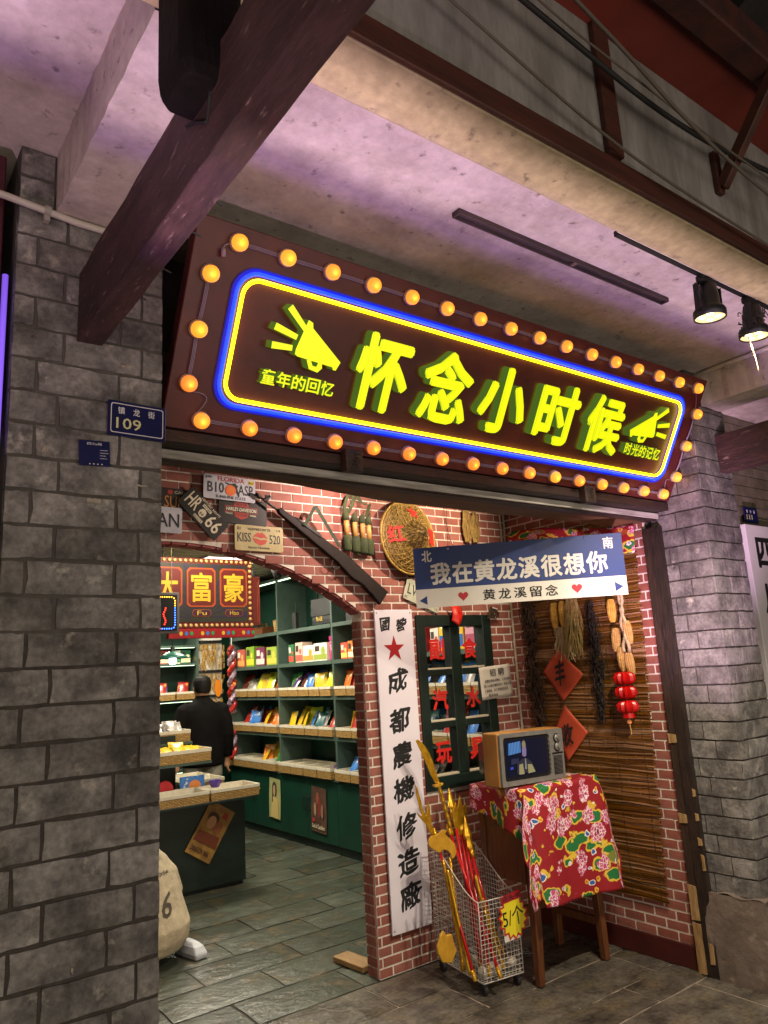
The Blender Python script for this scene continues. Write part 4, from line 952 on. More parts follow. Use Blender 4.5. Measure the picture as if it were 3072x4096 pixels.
# ------------------------------------------------------------------ bamboo mat and what hangs on it
XM = 3.715
mt = thing('bamboo_mat', 'brown bamboo slat mat hanging on the side wall', 'mat', (XM, 3.462, 0), -PI/2)
mb = MB(); rr = random.Random(9); z = .30
while z < 2.40:
    v = (z-.30)/2.1; u1 = .855+.085*v+rr.uniform(-.012,.012); u0 = .0+rr.uniform(-.008,.010); h = rr.uniform(.004,.0085); dy = rr.uniform(-.003,.003); sl = rr.uniform(-.006,.006)
    k = 5; rings = []
    for i in range(k+1):
        u = u0+(u1-u0)*i/k; zz = z+sl*(i/k-.5)+.004*math.sin(i*2+z*40); yy = -.008+dy+.002*math.sin(i*1.7+z*60)-.012*math.sin(PI*v)*0
        rings.append([(u, yy-.003, zz-h/2), (u, yy-.003, zz+h/2), (u, yy+.002, zz+h/2), (u, yy+.002, zz-h/2)])
    mb.loft(rings); z += h+rr.uniform(.0004,.0022)
MATM = M('bamboo', srgb('#8c6030'), srgb('#543616'), 22, .42, bump=.4, bscale=60, var=.6, stretch=(1,.25,6))
stuff(obj('slats', mb, MATM, mt))
mb = MB()
for u in (.06, .25, .45, .64, .82): mb.tube([(u+.02*math.sin(i*.9)*.15+.02*(i/30), -.0125, .305+2.08*i/30) for i in range(31)], .0014, 4)
obj('binding', mb, M('dark_cord', srgb('#2b1a0c'), rough=.9), mt)
FLORAL = None
def floral():
    m = bpy.data.materials.new('floral_cloth'); m.use_nodes = True; N, L = m.node_tree.nodes, m.node_tree.links; b = N['Principled BSDF']; b.inputs['Roughness'].default_value = .75
    uv = N.new('ShaderNodeTexCoord'); 
    def nz(sc, vec, det=3):
        n = N.new('ShaderNodeTexNoise'); n.inputs['Scale'].default_value = sc; n.inputs['Detail'].default_value = det; L.new(vec, n.inputs['Vector']); return n
    def mixc(f, a, c):
        x = N.new('ShaderNodeMix'); x.data_type = 'RGBA'; L.new(f, x.inputs[0])
        for i, q in ((6, a), (7, c)):
            if isinstance(q, tuple): x.inputs[i].default_value = (*q, 1)
            else: L.new(q, x.inputs[i])
        return x.outputs[2]
    def mr(v, a, c, d=0., e=1.):
        x = N.new('ShaderNodeMapRange'); L.new(v, x.inputs[0])
        for i, q in enumerate((a, c, d, e)): x.inputs[i+1].default_value = q
        return x.outputs[0]
    def mth(op, a, c):
        x = N.new('ShaderNodeMath'); x.operation = op
        for i, q in enumerate((a, c)):
            if isinstance(q, float): x.inputs[i].default_value = q
            else: L.new(q, x.inputs[i])
        return x.outputs[0]
    warp = nz(26, uv.outputs['UV'], 2)
    va = N.new('ShaderNodeVectorMath'); va.operation = 'MULTIPLY_ADD'; L.new(warp.outputs['Color'], va.inputs[0]); va.inputs[1].default_value = (.035,)*3; L.new(uv.outputs['UV'], va.inputs[2])
    def vor(sc, off, vec=None, rnd=.9, rot=0., sx=1.):
        mp = N.new('ShaderNodeMapping'); mp.inputs['Location'].default_value = off; mp.inputs['Rotation'].default_value = (0, 0, rot); mp.inputs['Scale'].default_value = (sx, 1, 1); L.new(vec or va.outputs[0], mp.inputs[0])
        v = N.new('ShaderNodeTexVoronoi'); v.inputs['Scale'].default_value = sc; v.inputs['Randomness'].default_value = rnd; L.new(mp.outputs[0], v.inputs['Vector']); return v
    red, green, yellow = srgb('#8c0d1a'), srgb('#1c6b36'), srgb('#d9b43a')
    pink, white, blue, mag = srgb('#c04a78'), srgb('#eadfe0'), srgb('#2d5d9c'), srgb('#8e1240')
    # leaves: cells round the blossoms, green with a yellow edge
    lv = vor(13, (.31,.17,0), rot=.7, sx=.55); ld = lv.outputs['Distance']
    sel = mr(lv.outputs['Color'], .26, .28); 
    col = mixc(mth('MULTIPLY', mr(ld, .50, .46), sel), red, yellow)
    col = mixc(mth('MULTIPLY', mr(ld, .40, .37), sel), col, green)
    # small blue and yellow sprigs
    s2 = vor(20, (.7,.4,0), rot=-.6, sx=.6); sel2 = mr(s2.outputs['Color'], .62, .64)
    col = mixc(mth('MULTIPLY', mr(s2.outputs['Distance'], .34, .31), sel2), col, white)
    col = mixc(mth('MULTIPLY', mr(s2.outputs['Distance'], .26, .23), sel2), col, blue)
    s3 = vor(20, (.2,.9,0)); sel3 = mr(s3.outputs['Color'], .68, .70)
    col = mixc(mth('MULTIPLY', mr(s3.outputs['Distance'], .30, .27), sel3), col, yellow)
    col = mixc(mth('MULTIPLY', mr(s3.outputs['Distance'], .17, .14), sel3), col, srgb('#c8611e'))
    # peonies: magenta heads broken into white-edged petals
    f = vor(8.8, (.05,.6,0)); fd = f.outputs['Distance']; self_ = mr(f.outputs['Color'], .25, .27)
    pet = N.new('ShaderNodeTexVoronoi'); pet.feature = 'DISTANCE_TO_EDGE'; pet.inputs['Scale'].default_value = 46; L.new(va.outputs[0], pet.inputs['Vector'])
    petc = mixc(mr(pet.outputs['Distance'], .02, .10), white, mixc(mr(fd, .08, .34), mag, pink))
    edge = nz(38, uv.outputs['UV'], 2)
    fm = mr(mth('ADD', fd, mth('MULTIPLY', edge.outputs[0], .30)), .60, .57)
    col = mixc(mth('MULTIPLY', fm, self_), col, petc)
    L.new(col, b.inputs['Base Color'])
    wv = nz(500, uv.outputs['UV'], 1); bp_ = N.new('ShaderNodeBump'); bp_.inputs['Strength'].default_value = .15; bp_.inputs['Distance'].default_value = .001; L.new(wv.outputs[0], bp_.inputs['Height']); L.new(bp_.outputs[0], b.inputs['Normal'])
    return m
FLORAL = floral()
def cloth(name, nu, nv, fn, uvfn, parent=None):
    mb = MB().grid(nu, nv, fn); me = mb.mesh(name, FLORAL, True, recalc=False); ul = me.uv_layers.new(name='uv')
    uvs = [uvfn(i/nu, j/nv) for j in range(nv+1) for i in range(nu+1)]
    for lp in me.loops: ul.data[lp.index].uv = uvs[lp.vertex_index]
    o = obj(name, me, None, parent); md = o.modifiers.new('solid', 'SOLIDIFY'); md.thickness = .002; md.offset = 0
    return o
bn = thing('cloth_banner', 'red floral cloth strip draped along the top of the bamboo mat', 'banner', (XM-.03, 3.462, 0), -PI/2)
cloth('cloth', 40, 8, lambda u, v: (-.02+.99*u, -.02-.016*math.sin(u*22)*(1-v*.5)-.02*(1-v), 2.46-.12*u+.015*math.sin(u*6)-.17*(1-v)*(.75+.25*math.cos(u*13))), lambda u, v: (u*.99, v*.2), bn)
mb = MB(); rr = random.Random(2)
for i in range(60):
    u = .80+.17*rr.random(); mb.tube([(u,-.03,2.235+rr.uniform(-.01,.02)), (u+rr.uniform(-.01,.01),-.034,2.20+rr.uniform(-.02,.01))], .002, 4)
stuff(obj('fringe', mb, M('fringe_cream', srgb('#bda97c'), rough=.9), bn))

def cob_mesh(k, L_, r):
    rr = random.Random(k); mb = MB(); n = 14; rows = 22
    for i in range(rows):
        v = i/(rows-1); R_ = r*(math.sin(PI*(.12+.80*v))**.45)*(1-.12*v); z = -L_*v
        for j in range(n):
            a = 2*PI*j/n; c = Vector((R_*math.cos(a), R_*math.sin(a), z)); s = r*.29
            d = Vector((math.cos(a), math.sin(a), 0)); tt = Vector((-d.y, d.x, 0))
            mb.add([c+tt*s*.85+Vector((0,0,s*.7)), c-tt*s*.85+Vector((0,0,s*.7)), c-tt*s*.85-Vector((0,0,s*.7)), c+tt*s*.85-Vector((0,0,s*.7)), c+d*s*.8],
                   [(0,1,4), (1,2,4), (2,3,4), (3,0,4)])
    mb.m = 1; mb.lathe([(r*.35,0), (r*.8,-L_*.1), (r*.85,-L_*.8), (r*.3,-L_)], 12)
    return mb
def corn(px, length, tilt, parent, col, dx=.035):
    p = PX(px[0], px[1], 0, XM-dx)
    o = obj('corn_cob', cob_mesh(px[0], length, .024), [col, M('cob_core', srgb('#5e431c'), rough=.9)], parent); o.location = p-parent.location; o.rotation_euler = (tilt, 0, random.uniform(0,3)); return o
KERN = M('dry_corn', srgb('#cfa24a'), srgb('#b08234'), 25, .5, var=.1); KERN2 = M('dry_corn_pale', srgb('#bb9355'), srgb('#a07a43'), 25, .55, var=.1); HUSK = M('corn_husk', srgb('#b9a684'), srgb('#94805e'), 30, .85, bump=.4)
p0 = PX(2225, 2380, 0, XM-.035); c1 = thing('corn_bunch', 'bunch of dried corn cobs with a straw tuft above the diamond paper', 'corn', p0)
corn((2213,2415), .150, rad(2), c1, KERN); corn((2247,2408), .150, rad(-3), c1, KERN)
mb = MB(); rr = random.Random(6)
for i in range(160):
    a = PX(2285+rr.uniform(-22,22), 2395+rr.uniform(-8,8), 0, XM-.03-rr.uniform(0,.03)); e = PX(2295+rr.uniform(-45,40), 2530+rr.uniform(-30,110), 0, XM-.03-rr.uniform(0,.03)); m_ = a.lerp(e, .5)+Vector((0,rr.uniform(-.012,.012),0))
    mb.tube([a-p0, m_-p0, e-p0], [.0024, .002, .0012], 4)
stuff(obj('straw_tuft', mb, M('straw_tuft', srgb('#a88e54'), srgb('#7f6a3a'), 40, .85, var=.2), c1))
mb = MB()
for i in range(46):
    a = PX(2228+rr.uniform(-12,30), 2515+rr.uniform(-8,8), 0, XM-.035); e = PX(2260+rr.uniform(-45,50), 2590+rr.uniform(-30,60), 0, XM-.03-rr.uniform(0,.02)); mb.tube([a-p0, a.lerp(e,.5)+Vector((0,rr.uniform(-.01,.01),0))-p0, e-p0], .0026, 4)
stuff(obj('husk', mb, HUSK, c1))
p0 = PX(2480, 2380, 0, XM-.035); c2 = thing('corn_string', 'long string of dried corn cobs plaited together beside the red lanterns', 'corn', p0)
for px, t_, m_ in (((2442,2400),-2,KERN), ((2462,2515),4,KERN2), ((2503,2485),-8,KERN2), ((2483,2592),2,KERN2), ((2512,2612),-5,KERN2)): corn(px, .125, rad(t_), c2, m_)
mb = MB()
for s in (-1, 1):
    mb.tube([PX(2478+s*6*math.sin(i*1.1)+i*2.6*(1 if s > 0 else .6), 2370+i*17, 0, XM-.045)-p0 for i in range(15)], .010, 7)
obj('husk_plait', mb, HUSK, c2, smooth=True)

def herb(pxs, label, col, wd, k):
    p0 = PX(pxs[0][0], pxs[0][1], 0, XM-.03); t = thing('dried_bunch', label, 'dried herbs', p0, group='dried bunches on the mat'); mb = MB(); rr = random.Random(k)
    for i in range(520):
        v = rr.random(); j = min(int(v*(len(pxs)-1)), len(pxs)-2); f = v*(len(pxs)-1)-j
        x = pxs[j][0]+(pxs[j+1][0]-pxs[j][0])*f; y = pxs[j][1]+(pxs[j+1][1]-pxs[j][1])*f; w_ = wd*(.5+.8*math.sin(PI*min(1, v*1.05)))
        c = PX(x+rr.gauss(0, .45)*w_, y, 0, XM-.02-abs(rr.gauss(0, .02))); d = Vector((rr.uniform(-.004,.004), rr.uniform(-.016,.016), -rr.uniform(.018,.05)))
        mb.tube([c-p0, c+d*.5+Vector((rr.uniform(-.008,.004), rr.uniform(-.008,.008), 0))-p0, c+d-p0], [.003, .0036, .0012], 4)
    stuff(obj('stems', mb, col, t))
H1 = M('dried_brown', srgb('#3a2415'), srgb('#24150c'), 40, .9, var=.25); H2 = M('dried_black', srgb('#20150f'), srgb('#140d09'), 40, .85, var=.25)
herb([(2100,2400),(2120,2500),(2128,2600)], 'short dark brown dried bunch left of the corn, under the board', H1, 26, 1)
herb([(2118,2600),(2130,2700),(2150,2800),(2165,2905)], 'dark brown dried bunch beside the diamond paper, above the television', H1, 32, 2)
herb([(2355,2400),(2375,2550),(2395,2700),(2405,2870)], 'long black dried bunch between the diamond paper and the red lanterns', H2, 24, 3)

OR = M('orange_red_paper', srgb('#b5482a'), srgb('#a53f25'), 9, .6)
def diamond(name, label, corners, ch, cbox, lift):
    P = [PX(a, b, 0, XM-.03) for a, b in corners]; c = sum(P, Vector())/4; c.x = XM-.022
    t = thing('diamond_paper', label, 'paper', c, -PI/2, 'diamond papers on the mat')
    lc = [(c.y-p.y, p.z-c.z) for p in P]
    def fn(u, v):
        a = Vector(lc[0]).lerp(Vector(lc[1]), u); b = Vector(lc[3]).lerp(Vector(lc[2]), u); q = a.lerp(b, v); return (q.x, -.012-lift*(u-.4)*(v-.3)*.25-.006*math.sin(u*4+v*3), q.y)
    obj('paper', MB().grid(10, 10, fn), OR, t, smooth=True, solid=.001)
    w_ = lambda a, d: (a*1.0+.05*d, d+.22*a)
    text(ch, cbox, BLACK, t, -.024, bold=.022, depth=.0006, name='brush_character', warp=w_)
diamond('d', 'upper orange-red diamond paper with a brush character', [(2236,2595),(2333,2697),(2258,2806),(2172,2692)], '丰', (-.045,-.07,.035,.085), .05)
diamond('d', 'lower orange-red diamond paper half hidden behind the television', [(2262,2818),(2350,2928),(2280,3045),(2215,2935)], '收', (-.05,-.075,.045,.055), .12)
p0 = PX(2493, 2680, 0, XM-.07); ln = thing('lantern_string', 'string of three red paper lanterns with a small bead and tassel', 'lantern', p0)
RL = M('red_lantern', srgb('#b80e0c'), srgb('#a00a0a'), 14, .35, var=.05)
for i in range(3):
    mb = MB(); n = 24; cz = -.045-.078*i; rings = []
    for k in range(9):
        ph = PI*k/8; r = .012+.044*math.sin(ph)**.7; rings.append([((r*(1+.10*math.cos(j*PI)))*math.cos(2*PI*j/n), (r*(1+.10*math.cos(j*PI)))*math.sin(2*PI*j/n), cz+.036*math.cos(ph)) for j in range(n)])
    mb.loft(rings); obj('lantern', mb, RL, ln, smooth=False)
obj('skirt', MB().lathe([(.034,-.225),(.036,-.262),(.033,-.262)], 20, cap=False), RL, ln)
obj('bead', MB().lathe([(0,-.272),(.010,-.276),(.014,-.285),(.010,-.294),(0,-.298)], 12), M('amber_bead', srgb('#d0672a'), emit=(1.0,.45,.15), estr=.25, rough=.3), ln, smooth=True)
obj('cord', MB().tube([(0,0,.03),(0,0,-.27)], .002, 5).tube([(0,0,-.297),(.0,-.004,-.33),(0,-.003,-.352)], .0022, 5), M('tassel_cord', srgb('#c79a5a'), rough=.8), ln)

# ------------------------------------------------------------------ cabinet, cloth, television
cb = thing('side_cabinet', 'old varnished wooden cabinet on tall legs under the floral cloth', 'cabinet', (3.03, 2.93, 0))
BX0, BX1, BY0, BY1, BZ = -.035, .53, -.03, .36, .945
obj('body', MB().box(BX0+.02, BX1-.02, BY0+.02, BY1-.01, .47, .915), WOOD, cb, bev=.004)
obj('top', MB().box(BX0, BX1, BY0, BY1, .9155, .94), WOOD, cb, bev=.004)
obj('side_frame', MB().box(BX0+.012, BX0+.0195, BY0+.05, BY0+.085, .47, .91).box(BX0+.012, BX0+.0195, BY1-.06, BY1-.025, .47, .91).box(BX0+.012, BX0+.0195, BY0+.085, BY1-.06, .87, .91), WOOD, cb, bev=.002)
for x, y, sx, sy in ((.005,.0,-.01,.0), (.485,-.005,.012,-.01), (.49,.30,.012,.01), (.005,.31,-.01,.01)):
    mb = MB(); a = .022
    mb.loft([[(x+dx*s+sx*k, y+dy*s+sy*k, z) for dx, dy in ((-a,-a),(a,-a),(a,a),(-a,a))] for z, s, k in ((0,.85,1),(.25,1,.5),(.47,1.05,0))]); obj('leg', mb, WOOD, cb, bev=.003)
obj('stretcher', MB().box(.475,.505,.02,.29,.17,.21), WOOD, cb, bev=.002); obj('stretcher', MB().box(.03,.47,.292,.316,.22,.26), WOOD, cb, bev=.002)

def drape(u, v):
    """one square cloth laid over the cabinet: sheet coordinates to space"""
    x0, x1, y0, y1 = BX0-.004, BX1+.004, BY0-.004, BY1+.004; top = BZ+.002
    fl = .50-.0*u
    Ls = .40*(1-v)**1.3+.13; Rs = .40
    s = (x0-Ls)+((x1+Rs)-(x0-Ls))*u; t = (y0-(.53+.07*u))+((y1-.02)-(y0-(.53+.07*u)))*v
    dx = x0-s if s < x0 else (s-x1 if s > x1 else 0); dy = y0-t if t < y0 else 0
    sx = -1 if s < x0 else 1
    cx, cy = min(max(s, x0), x1), max(t, y0)
    if dx == 0 and dy == 0:
        return (cx, cy, top+.0015*math.sin(s*40)*math.sin(t*37))
    d = math.hypot(dx, dy) if min(dx, dy) < .02 else max(dx, dy)*.92+min(dx, dy)*.16
    fold = .016*math.sin(s*13+1.0)*min(1, dy/.15)
    ox = (dx/(dx+dy+1e-6))*(.030+.10*d*(1 if dy > .02 else .25)); oy = (dy/(dx+dy+1e-6))*(.022+.11*d+max(0, fold)*1.2)
    if dx > 0 and dy > 0: ox += .05*min(dx, dy)/(.2+min(dx, dy)); oy += .03*min(dx, dy)/(.2+min(dx, dy))
    ox += (.012*math.sin(t*25)*min(1, dx/.1)) if dx > 0 else 0
    z = top-d+.35*ox*.3-.0
    return (cx+sx*ox, cy-oy-(fold if dy > 0 else 0)*.3, z)
tc = cloth('tablecloth', 80, 70, drape, lambda u, v: (u*1.42+.1, v*.98+.3))
tag(tc, 'red floral cloth with peonies draped over the cabinet below the television', 'tablecloth'); tc.location = (3.03, 2.93, 0)

tv = thing('television', 'old wood-cased television with dials showing a lit picture', 'television', (2.895, 2.955, .957), (0, rad(1.2), 0))
TVW = M('tv_wood', srgb('#b07f3e'), srgb('#93622a'), 9, .35, bump=.1, stretch=(1,1,.4), stain=srgb('#6d4019'), sscale=7, sthr=(.6,.75)); SIL = M('tv_silver', srgb('#8e8c88'), srgb('#7d7b77'), 30, .38, metal=.4); TVB = M('tv_black', (.012,.012,.014), rough=.25)
obj('case', MB().box(0, .505, .010, .125, 0, .276), TVW, tv, bev=.008, seg=2)
obj('rear_hood', MB().loft([[(.04,.1255,.02),(.46,.1255,.02),(.46,.1255,.25),(.04,.1255,.25)],[(.13,.30,.05),(.37,.30,.05),(.37,.30,.2),(.13,.30,.2)]]), TVB, tv)
mb = MB(); oo = rrect(.004, .004, .501, .272, .010, 4); ii = rrect(.030, .028, .392, .250, .018, 4); k = len(oo)
mb.v += [(x, -.006, z) for x, z in oo]+[(x, -.004, z) for x, z in ii]+[(x, .0098, z) for x, z in oo]+[(x, .006, z) for x, z in ii]
for i in range(k):
    j = (i+1) % k; mb.face((i, j, k+j, k+i)); mb.face((j, i, 2*k+i, 2*k+j)); mb.face((k+i, k+j, 3*k+j, 3*k+i))
obj('front_frame', mb, SIL, tv)
obj('screen_surround', MB().box(.028, .394, .006, .0095, .026, .252), TVB, tv)
oo = rrect(.052, .046, .372, .236, .022, 5); mb = MB(); c0 = len(mb.v); mb.v.append((.212, -.001, .141))
for x, z in oo: mb.v.append((x, .0045, z))
for i in range(len(oo)): mb.face((0, 1+i, 1+(i+1) % len(oo)))
scr = obj('screen', mb, M('screen_dark', (.003,.004,.010), emit=(.002,.003,.012), estr=1, rough=.25), tv, smooth=True)
def img(o, col, s=1.0, y=-.0022): flat('picture_patch', o, E('screen_%.2f_%.2f_%.2f' % col, col, s, (.01,.01,.01)), scr, y, .0004)
img([(.066,.160),(.160,.168),(.160,.226),(.070,.220)], (.10,.32,.75), .8)
for i in range(8): img([(.070+i*.0115,.160+i*.001),(.0735+i*.0115,.160+i*.001),(.075+i*.0115,.224),(.0715+i*.0115,.224)], (.01,.015,.05), 1, -.0027)
img([(.170,.150),(.187,.143),(.200,.150),(.203,.185),(.196,.196),(.176,.196),(.169,.182)], (.26,.18,.36), .8, -.0030)
img([(.172,.192),(.200,.192),(.200,.214),(.191,.228),(.180,.226),(.171,.212)], (.34,.27,.16), .7, -.0033)
img([(.118,.062),(.128,.112),(.165,.135),(.205,.133),(.240,.110),(.262,.062)], (.018,.016,.03), 1, -.0029)
img([(.135,.056),(.140,.106),(.168,.110),(.176,.056)], (.42,.36,.16), .7, -.0034); img([(.206,.056),(.206,.104),(.238,.100),(.262,.060)], (.42,.36,.16), .7, -.0034)
img([(.184,.08),(.187,.135),(.194,.135),(.197,.08)], (.35,.35,.33), .6, -.0036)
img([(.075,.085),(.095,.088),(.095,.100),(.075,.098)], (.05,.07,.6), .8); img([(.080,.11),(.14,.115),(.14,.14),(.085,.14)], (.006,.010,.05), 1)
q = Matrix.Rotation(PI/2, 4, 'X')
for z in (.222, .176):
    d = obj('dial', MB().lathe([(.0215,.0),(.0215,.010),(.019,.012),(.012,.012),(.011,.022),(.0,.022)], 22, Matrix.Translation((.448,-.006,z)) @ q), SIL, tv, smooth=False)
    obj('dial_ring', MB().lathe([(.0225,.0005),(.026,.0005),(.026,.004),(.0225,.004)], 22, Matrix.Translation((.448,-.006,z)) @ q, cap=False), TVB, d)
obj('brand_strip', MB().box(.405,.490,-.0085,-.0055,.138,.146), TVB, tv)
for i in range(15): obj('grille_slot', MB().box(.412,.484,-.0075,-.0052,.030+i*.0068,.0335+i*.0068), TVB, tv)
for i in range(8): obj('button', MB().lathe([(0,.006),(.0035,.005),(.004,0)], 8, Matrix.Translation((.384,-.002,.05+.024*i)) @ q), SIL, tv)

# ------------------------------------------------------------------ wire cage on castors with toy weapons
cg = thing('wire_cage', 'white wire cage on black castors with swooping sides', 'wire basket', (2.728, 3.022, 0), rad(-8))
WW, DD = .245, .435; WIRE = M('white_wire', srgb('#b9b3aa'), rough=.45); zt = lambda t: .43+.205*(3*t*t-2*t*t*t); Z0 = .062
def line(mb, a, b, r=.0014): mb.tube([a, b], r, 4)
mb = MB()
for i in range(12): x = WW*i/11; line(mb, (x,0,Z0), (x,0,.43))
for i in range(18): z = Z0+(.43-Z0)*i/17; line(mb, (0,0,z), (WW,0,z))
obj('front_mesh', mb, WIRE, cg)
mb = MB()
for i in range(12): x = WW*i/11; line(mb, (x,DD,Z0), (x,DD,.635))
for i in range(27): z = Z0+(.635-Z0)*i/26; line(mb, (0,DD,z), (WW,DD,z))
obj('back_mesh', mb, WIRE, cg)
for x in (0, WW):
    mb = MB()
    for i in range(21): t = i/20; line(mb, (x,DD*t,Z0), (x,DD*t,zt(t)))
    for i in range(27):
        z = Z0+(.635-Z0)*i/26
        if z <= .43: t0 = 0
        else:
            t0 = next((k/60 for k in range(61) if zt(k/60) >= z), 1.0)
        if t0 < .99: line(mb, (x,DD*t0,z), (x,DD,z))
    obj('side_mesh', mb, WIRE, cg)
mb = MB()
for i in range(12): x = WW*i/11; line(mb, (x,0,Z0), (x,DD,Z0))
for i in range(21): y = DD*i/20; line(mb, (0,y,Z0), (WW,y,Z0))
obj('base_mesh', mb, WIRE, cg)
mb = MB()
for x in (0, WW):
    mb.tube([(x,0,Z0),(x,0,.43)]+[(x,DD*i/16,zt(i/16)) for i in range(17)]+[(x,DD,Z0)], .0032, 6); mb.tube([(x,0,Z0),(x,DD,Z0)], .0032, 6)
for y, z in ((0,Z0),(0,.43),(DD,.635),(DD,Z0)): mb.tube([(0,y,z),(WW,y,z)], .0032, 6)
obj('frame', mb, WIRE, cg, smooth=True)
RUB = M('black_rubber', (.012,.012,.012), rough=.6)
for x, y in ((.02,.03),(WW-.02,.03),(.02,DD-.03),(WW-.02,DD-.03)):
    cs = obj('castor', MB().lathe([(.0,-.012),(.020,-.012),(.024,-.008),(.024,.008),(.020,.012),(.0,.012)], 18, Matrix.Translation((x,y,.024)) @ Matrix.Rotation(PI/2,4,'Y')), RUB, cg, smooth=False)
    obj('fork', MB().box(x-.016,x+.016,y-.012,y+.012,.046,.060).box(x-.017,x-.0135,y-.010,y+.010,.02,.046).box(x+.0135,x+.017,y-.010,y+.010,.02,.046), STEELB, cs)
ct = MB(); rr = random.Random(8)
for i in range(26):
    c = Vector((.035+.19*rr.random(), .03+.20*rr.random(), Z0+.022+.03*rr.random())); r = .022+.012*rr.random()
    ct.lathe([(r*math.sin(PI*k/6), -r*.8*math.cos(PI*k/6)) for k in range(7)], 10, Matrix.Translation(c) @ Matrix.Rotation(rr.random()*3,4,'X'))
co_ = obj('cotton_padding', ct, M('cotton', srgb('#c9c2b4'), srgb('#b3aa98'), 40, .95, bump=1.5, bscale=70)); tag(co_, 'crumpled white padding lying in the bottom of the wire cage', 'padding'); co_.location = (2.728,3.022,0); co_.rotation_euler = (0,0,rad(-8))
md = co_.modifiers.new('remesh', 'REMESH'); md.mode = 'VOXEL'; md.voxel_size = .008; md.use_smooth_shade = True

GOLD = M('gold_plastic', srgb('#e0ae2c'), srgb('#b98718'), 30, .25, metal=.65, bump=.8, bscale=120); GOLDF = M('gold_flat', srgb('#cf9f34'), srgb('#b58524'), 20, .4, metal=.15); REDST = M('red_lacquer', srgb('#b5121a'), srgb('#9c0e14'), 8, .25)
def wpn(label, cat, bot, topp, yt, gold_from, name, zb=.085, red=True):
    B = PX(bot[0], bot[1], 2, zb); T = PX(topp[0], topp[1], 1, yt)
    t = thing(name, label, cat, B, group='toy weapons in the wire cage'); d = (T-B)
    if red:
        obj('shaft', MB().tube([Vector(), d*gold_from], .0085, 10), REDST, t, smooth=True)
        obj('collar', MB().tube([d*(gold_from-.02), d*(gold_from+.06)], .0125, 10), GOLD, t, smooth=True); obj('ferrule', MB().tube([Vector(), d*.07], .0105, 10), GOLD, t, smooth=True)
    else: obj('shaft', MB().tube([d*(i/20) for i in range(21)], [.008+.002*(i % 2) for i in range(21)], 10), GOLD, t, smooth=True)
    return t, d, B
def head(t, B, pts, yv, name='blade', mat=None, th=.007):
    """blade outline given by photograph points on a plane facing the street"""
    o = [(p.x-B.x, p.z-B.z) for p in (PX(a, b, 1, yv) for a, b in pts)]; return obj(name, MB().prism(o, yv-B.y-th/2, yv-B.y+th/2), mat or GOLD, t, bev=.0025, seg=2)
t, d, B = wpn('tall toy glaive with a long gold blade and red shaft, tallest in the cage', 'toy weapon', (2004,3914), (1800,3330), 3.36, 1.0, 'toy_glaive')
head(t, B, [(1662,2962),(1672,2958),(1695,2978),(1716,3010),(1732,3050),(1748,3100),(1758,3128),(1742,3134),(1722,3098),(1700,3045),(1688,3022),(1690,3018),(1680,3000)], 3.37)
obj('guard', MB().prism([(p.x-B.x, p.z-B.z) for p in (PX(a, b, 1, 3.365) for a, b in ((1733,3140),(1770,3131),(1766,3140),(1738,3149)))], 3.355-B.y, 3.375-B.y), GOLDF, t)
a, b_ = PX(1752,3130,1,3.367)-B, PX(1812,3345,1,3.36)-B; obj('grip', MB().tube([a.lerp(b_, i/22) for i in range(23)], [.0105+.003*math.sin(i*1.9) for i in range(23)], 10), GOLD, t, smooth=True)
t, d, B = wpn('toy trident with three slim gold prongs and red shaft, leftmost in the cage', 'toy weapon', (1902,3927), (1742,3345), 3.36, 1.0, 'toy_trident')
head(t, B, [(1661,3138),(1668,3150),(1684,3205),(1690,3235),(1704,3262),(1712,3200),(1720,3250),(1726,3300),(1742,3345),(1730,3352),(1705,3300),(1672,3262),(1668,3250),(1690,3268),(1680,3240),(1668,3195)], 3.35, 'prongs')
t, d, B = wpn('gold toy axe with a broad curled blade', 'toy weapon', (1852,3887), (1800,3430), 3.34, 1.0, 'toy_axe', red=False)
head(t, B, [(1712,3362),(1722,3345),(1745,3340),(1770,3318),(1788,3322),(1780,3335),(1796,3352),(1818,3375),(1826,3410),(1815,3432),(1806,3436),(1804,3418),(1790,3402),(1772,3398),(1760,3412),(1738,3402),(1716,3385)], 3.30, 'axe_blade', GOLDF)
t, d, B = wpn('red-shafted toy halberd with a spiky gold crown', 'toy weapon', (1935,3895), (1845,3330), 3.33, 1.0, 'toy_halberd')
head(t, B, [(1808,3250),(1822,3208),(1828,3236),(1838,3182),(1850,3228),(1862,3212),(1868,3248),(1860,3300),(1850,3345),(1832,3345),(1816,3300)], 3.33, 'crown')
t, d, B = wpn('red toy spear leaning beside the halberd in the cage', 'toy weapon', (2010,3860), (1872,3360), 3.28, .97, 'toy_spear')
t, d, B = wpn('gold ribbed toy staff at the right of the cage', 'toy weapon', (2031,3854), (1925,3590), 3.12, 1.0, 'toy_staff', red=False)
t, d, B = wpn('gold ribbed toy staff at the left of the cage', 'toy weapon', (1858,3880), (1772,3440), 3.22, 1.0, 'toy_staff', red=False)
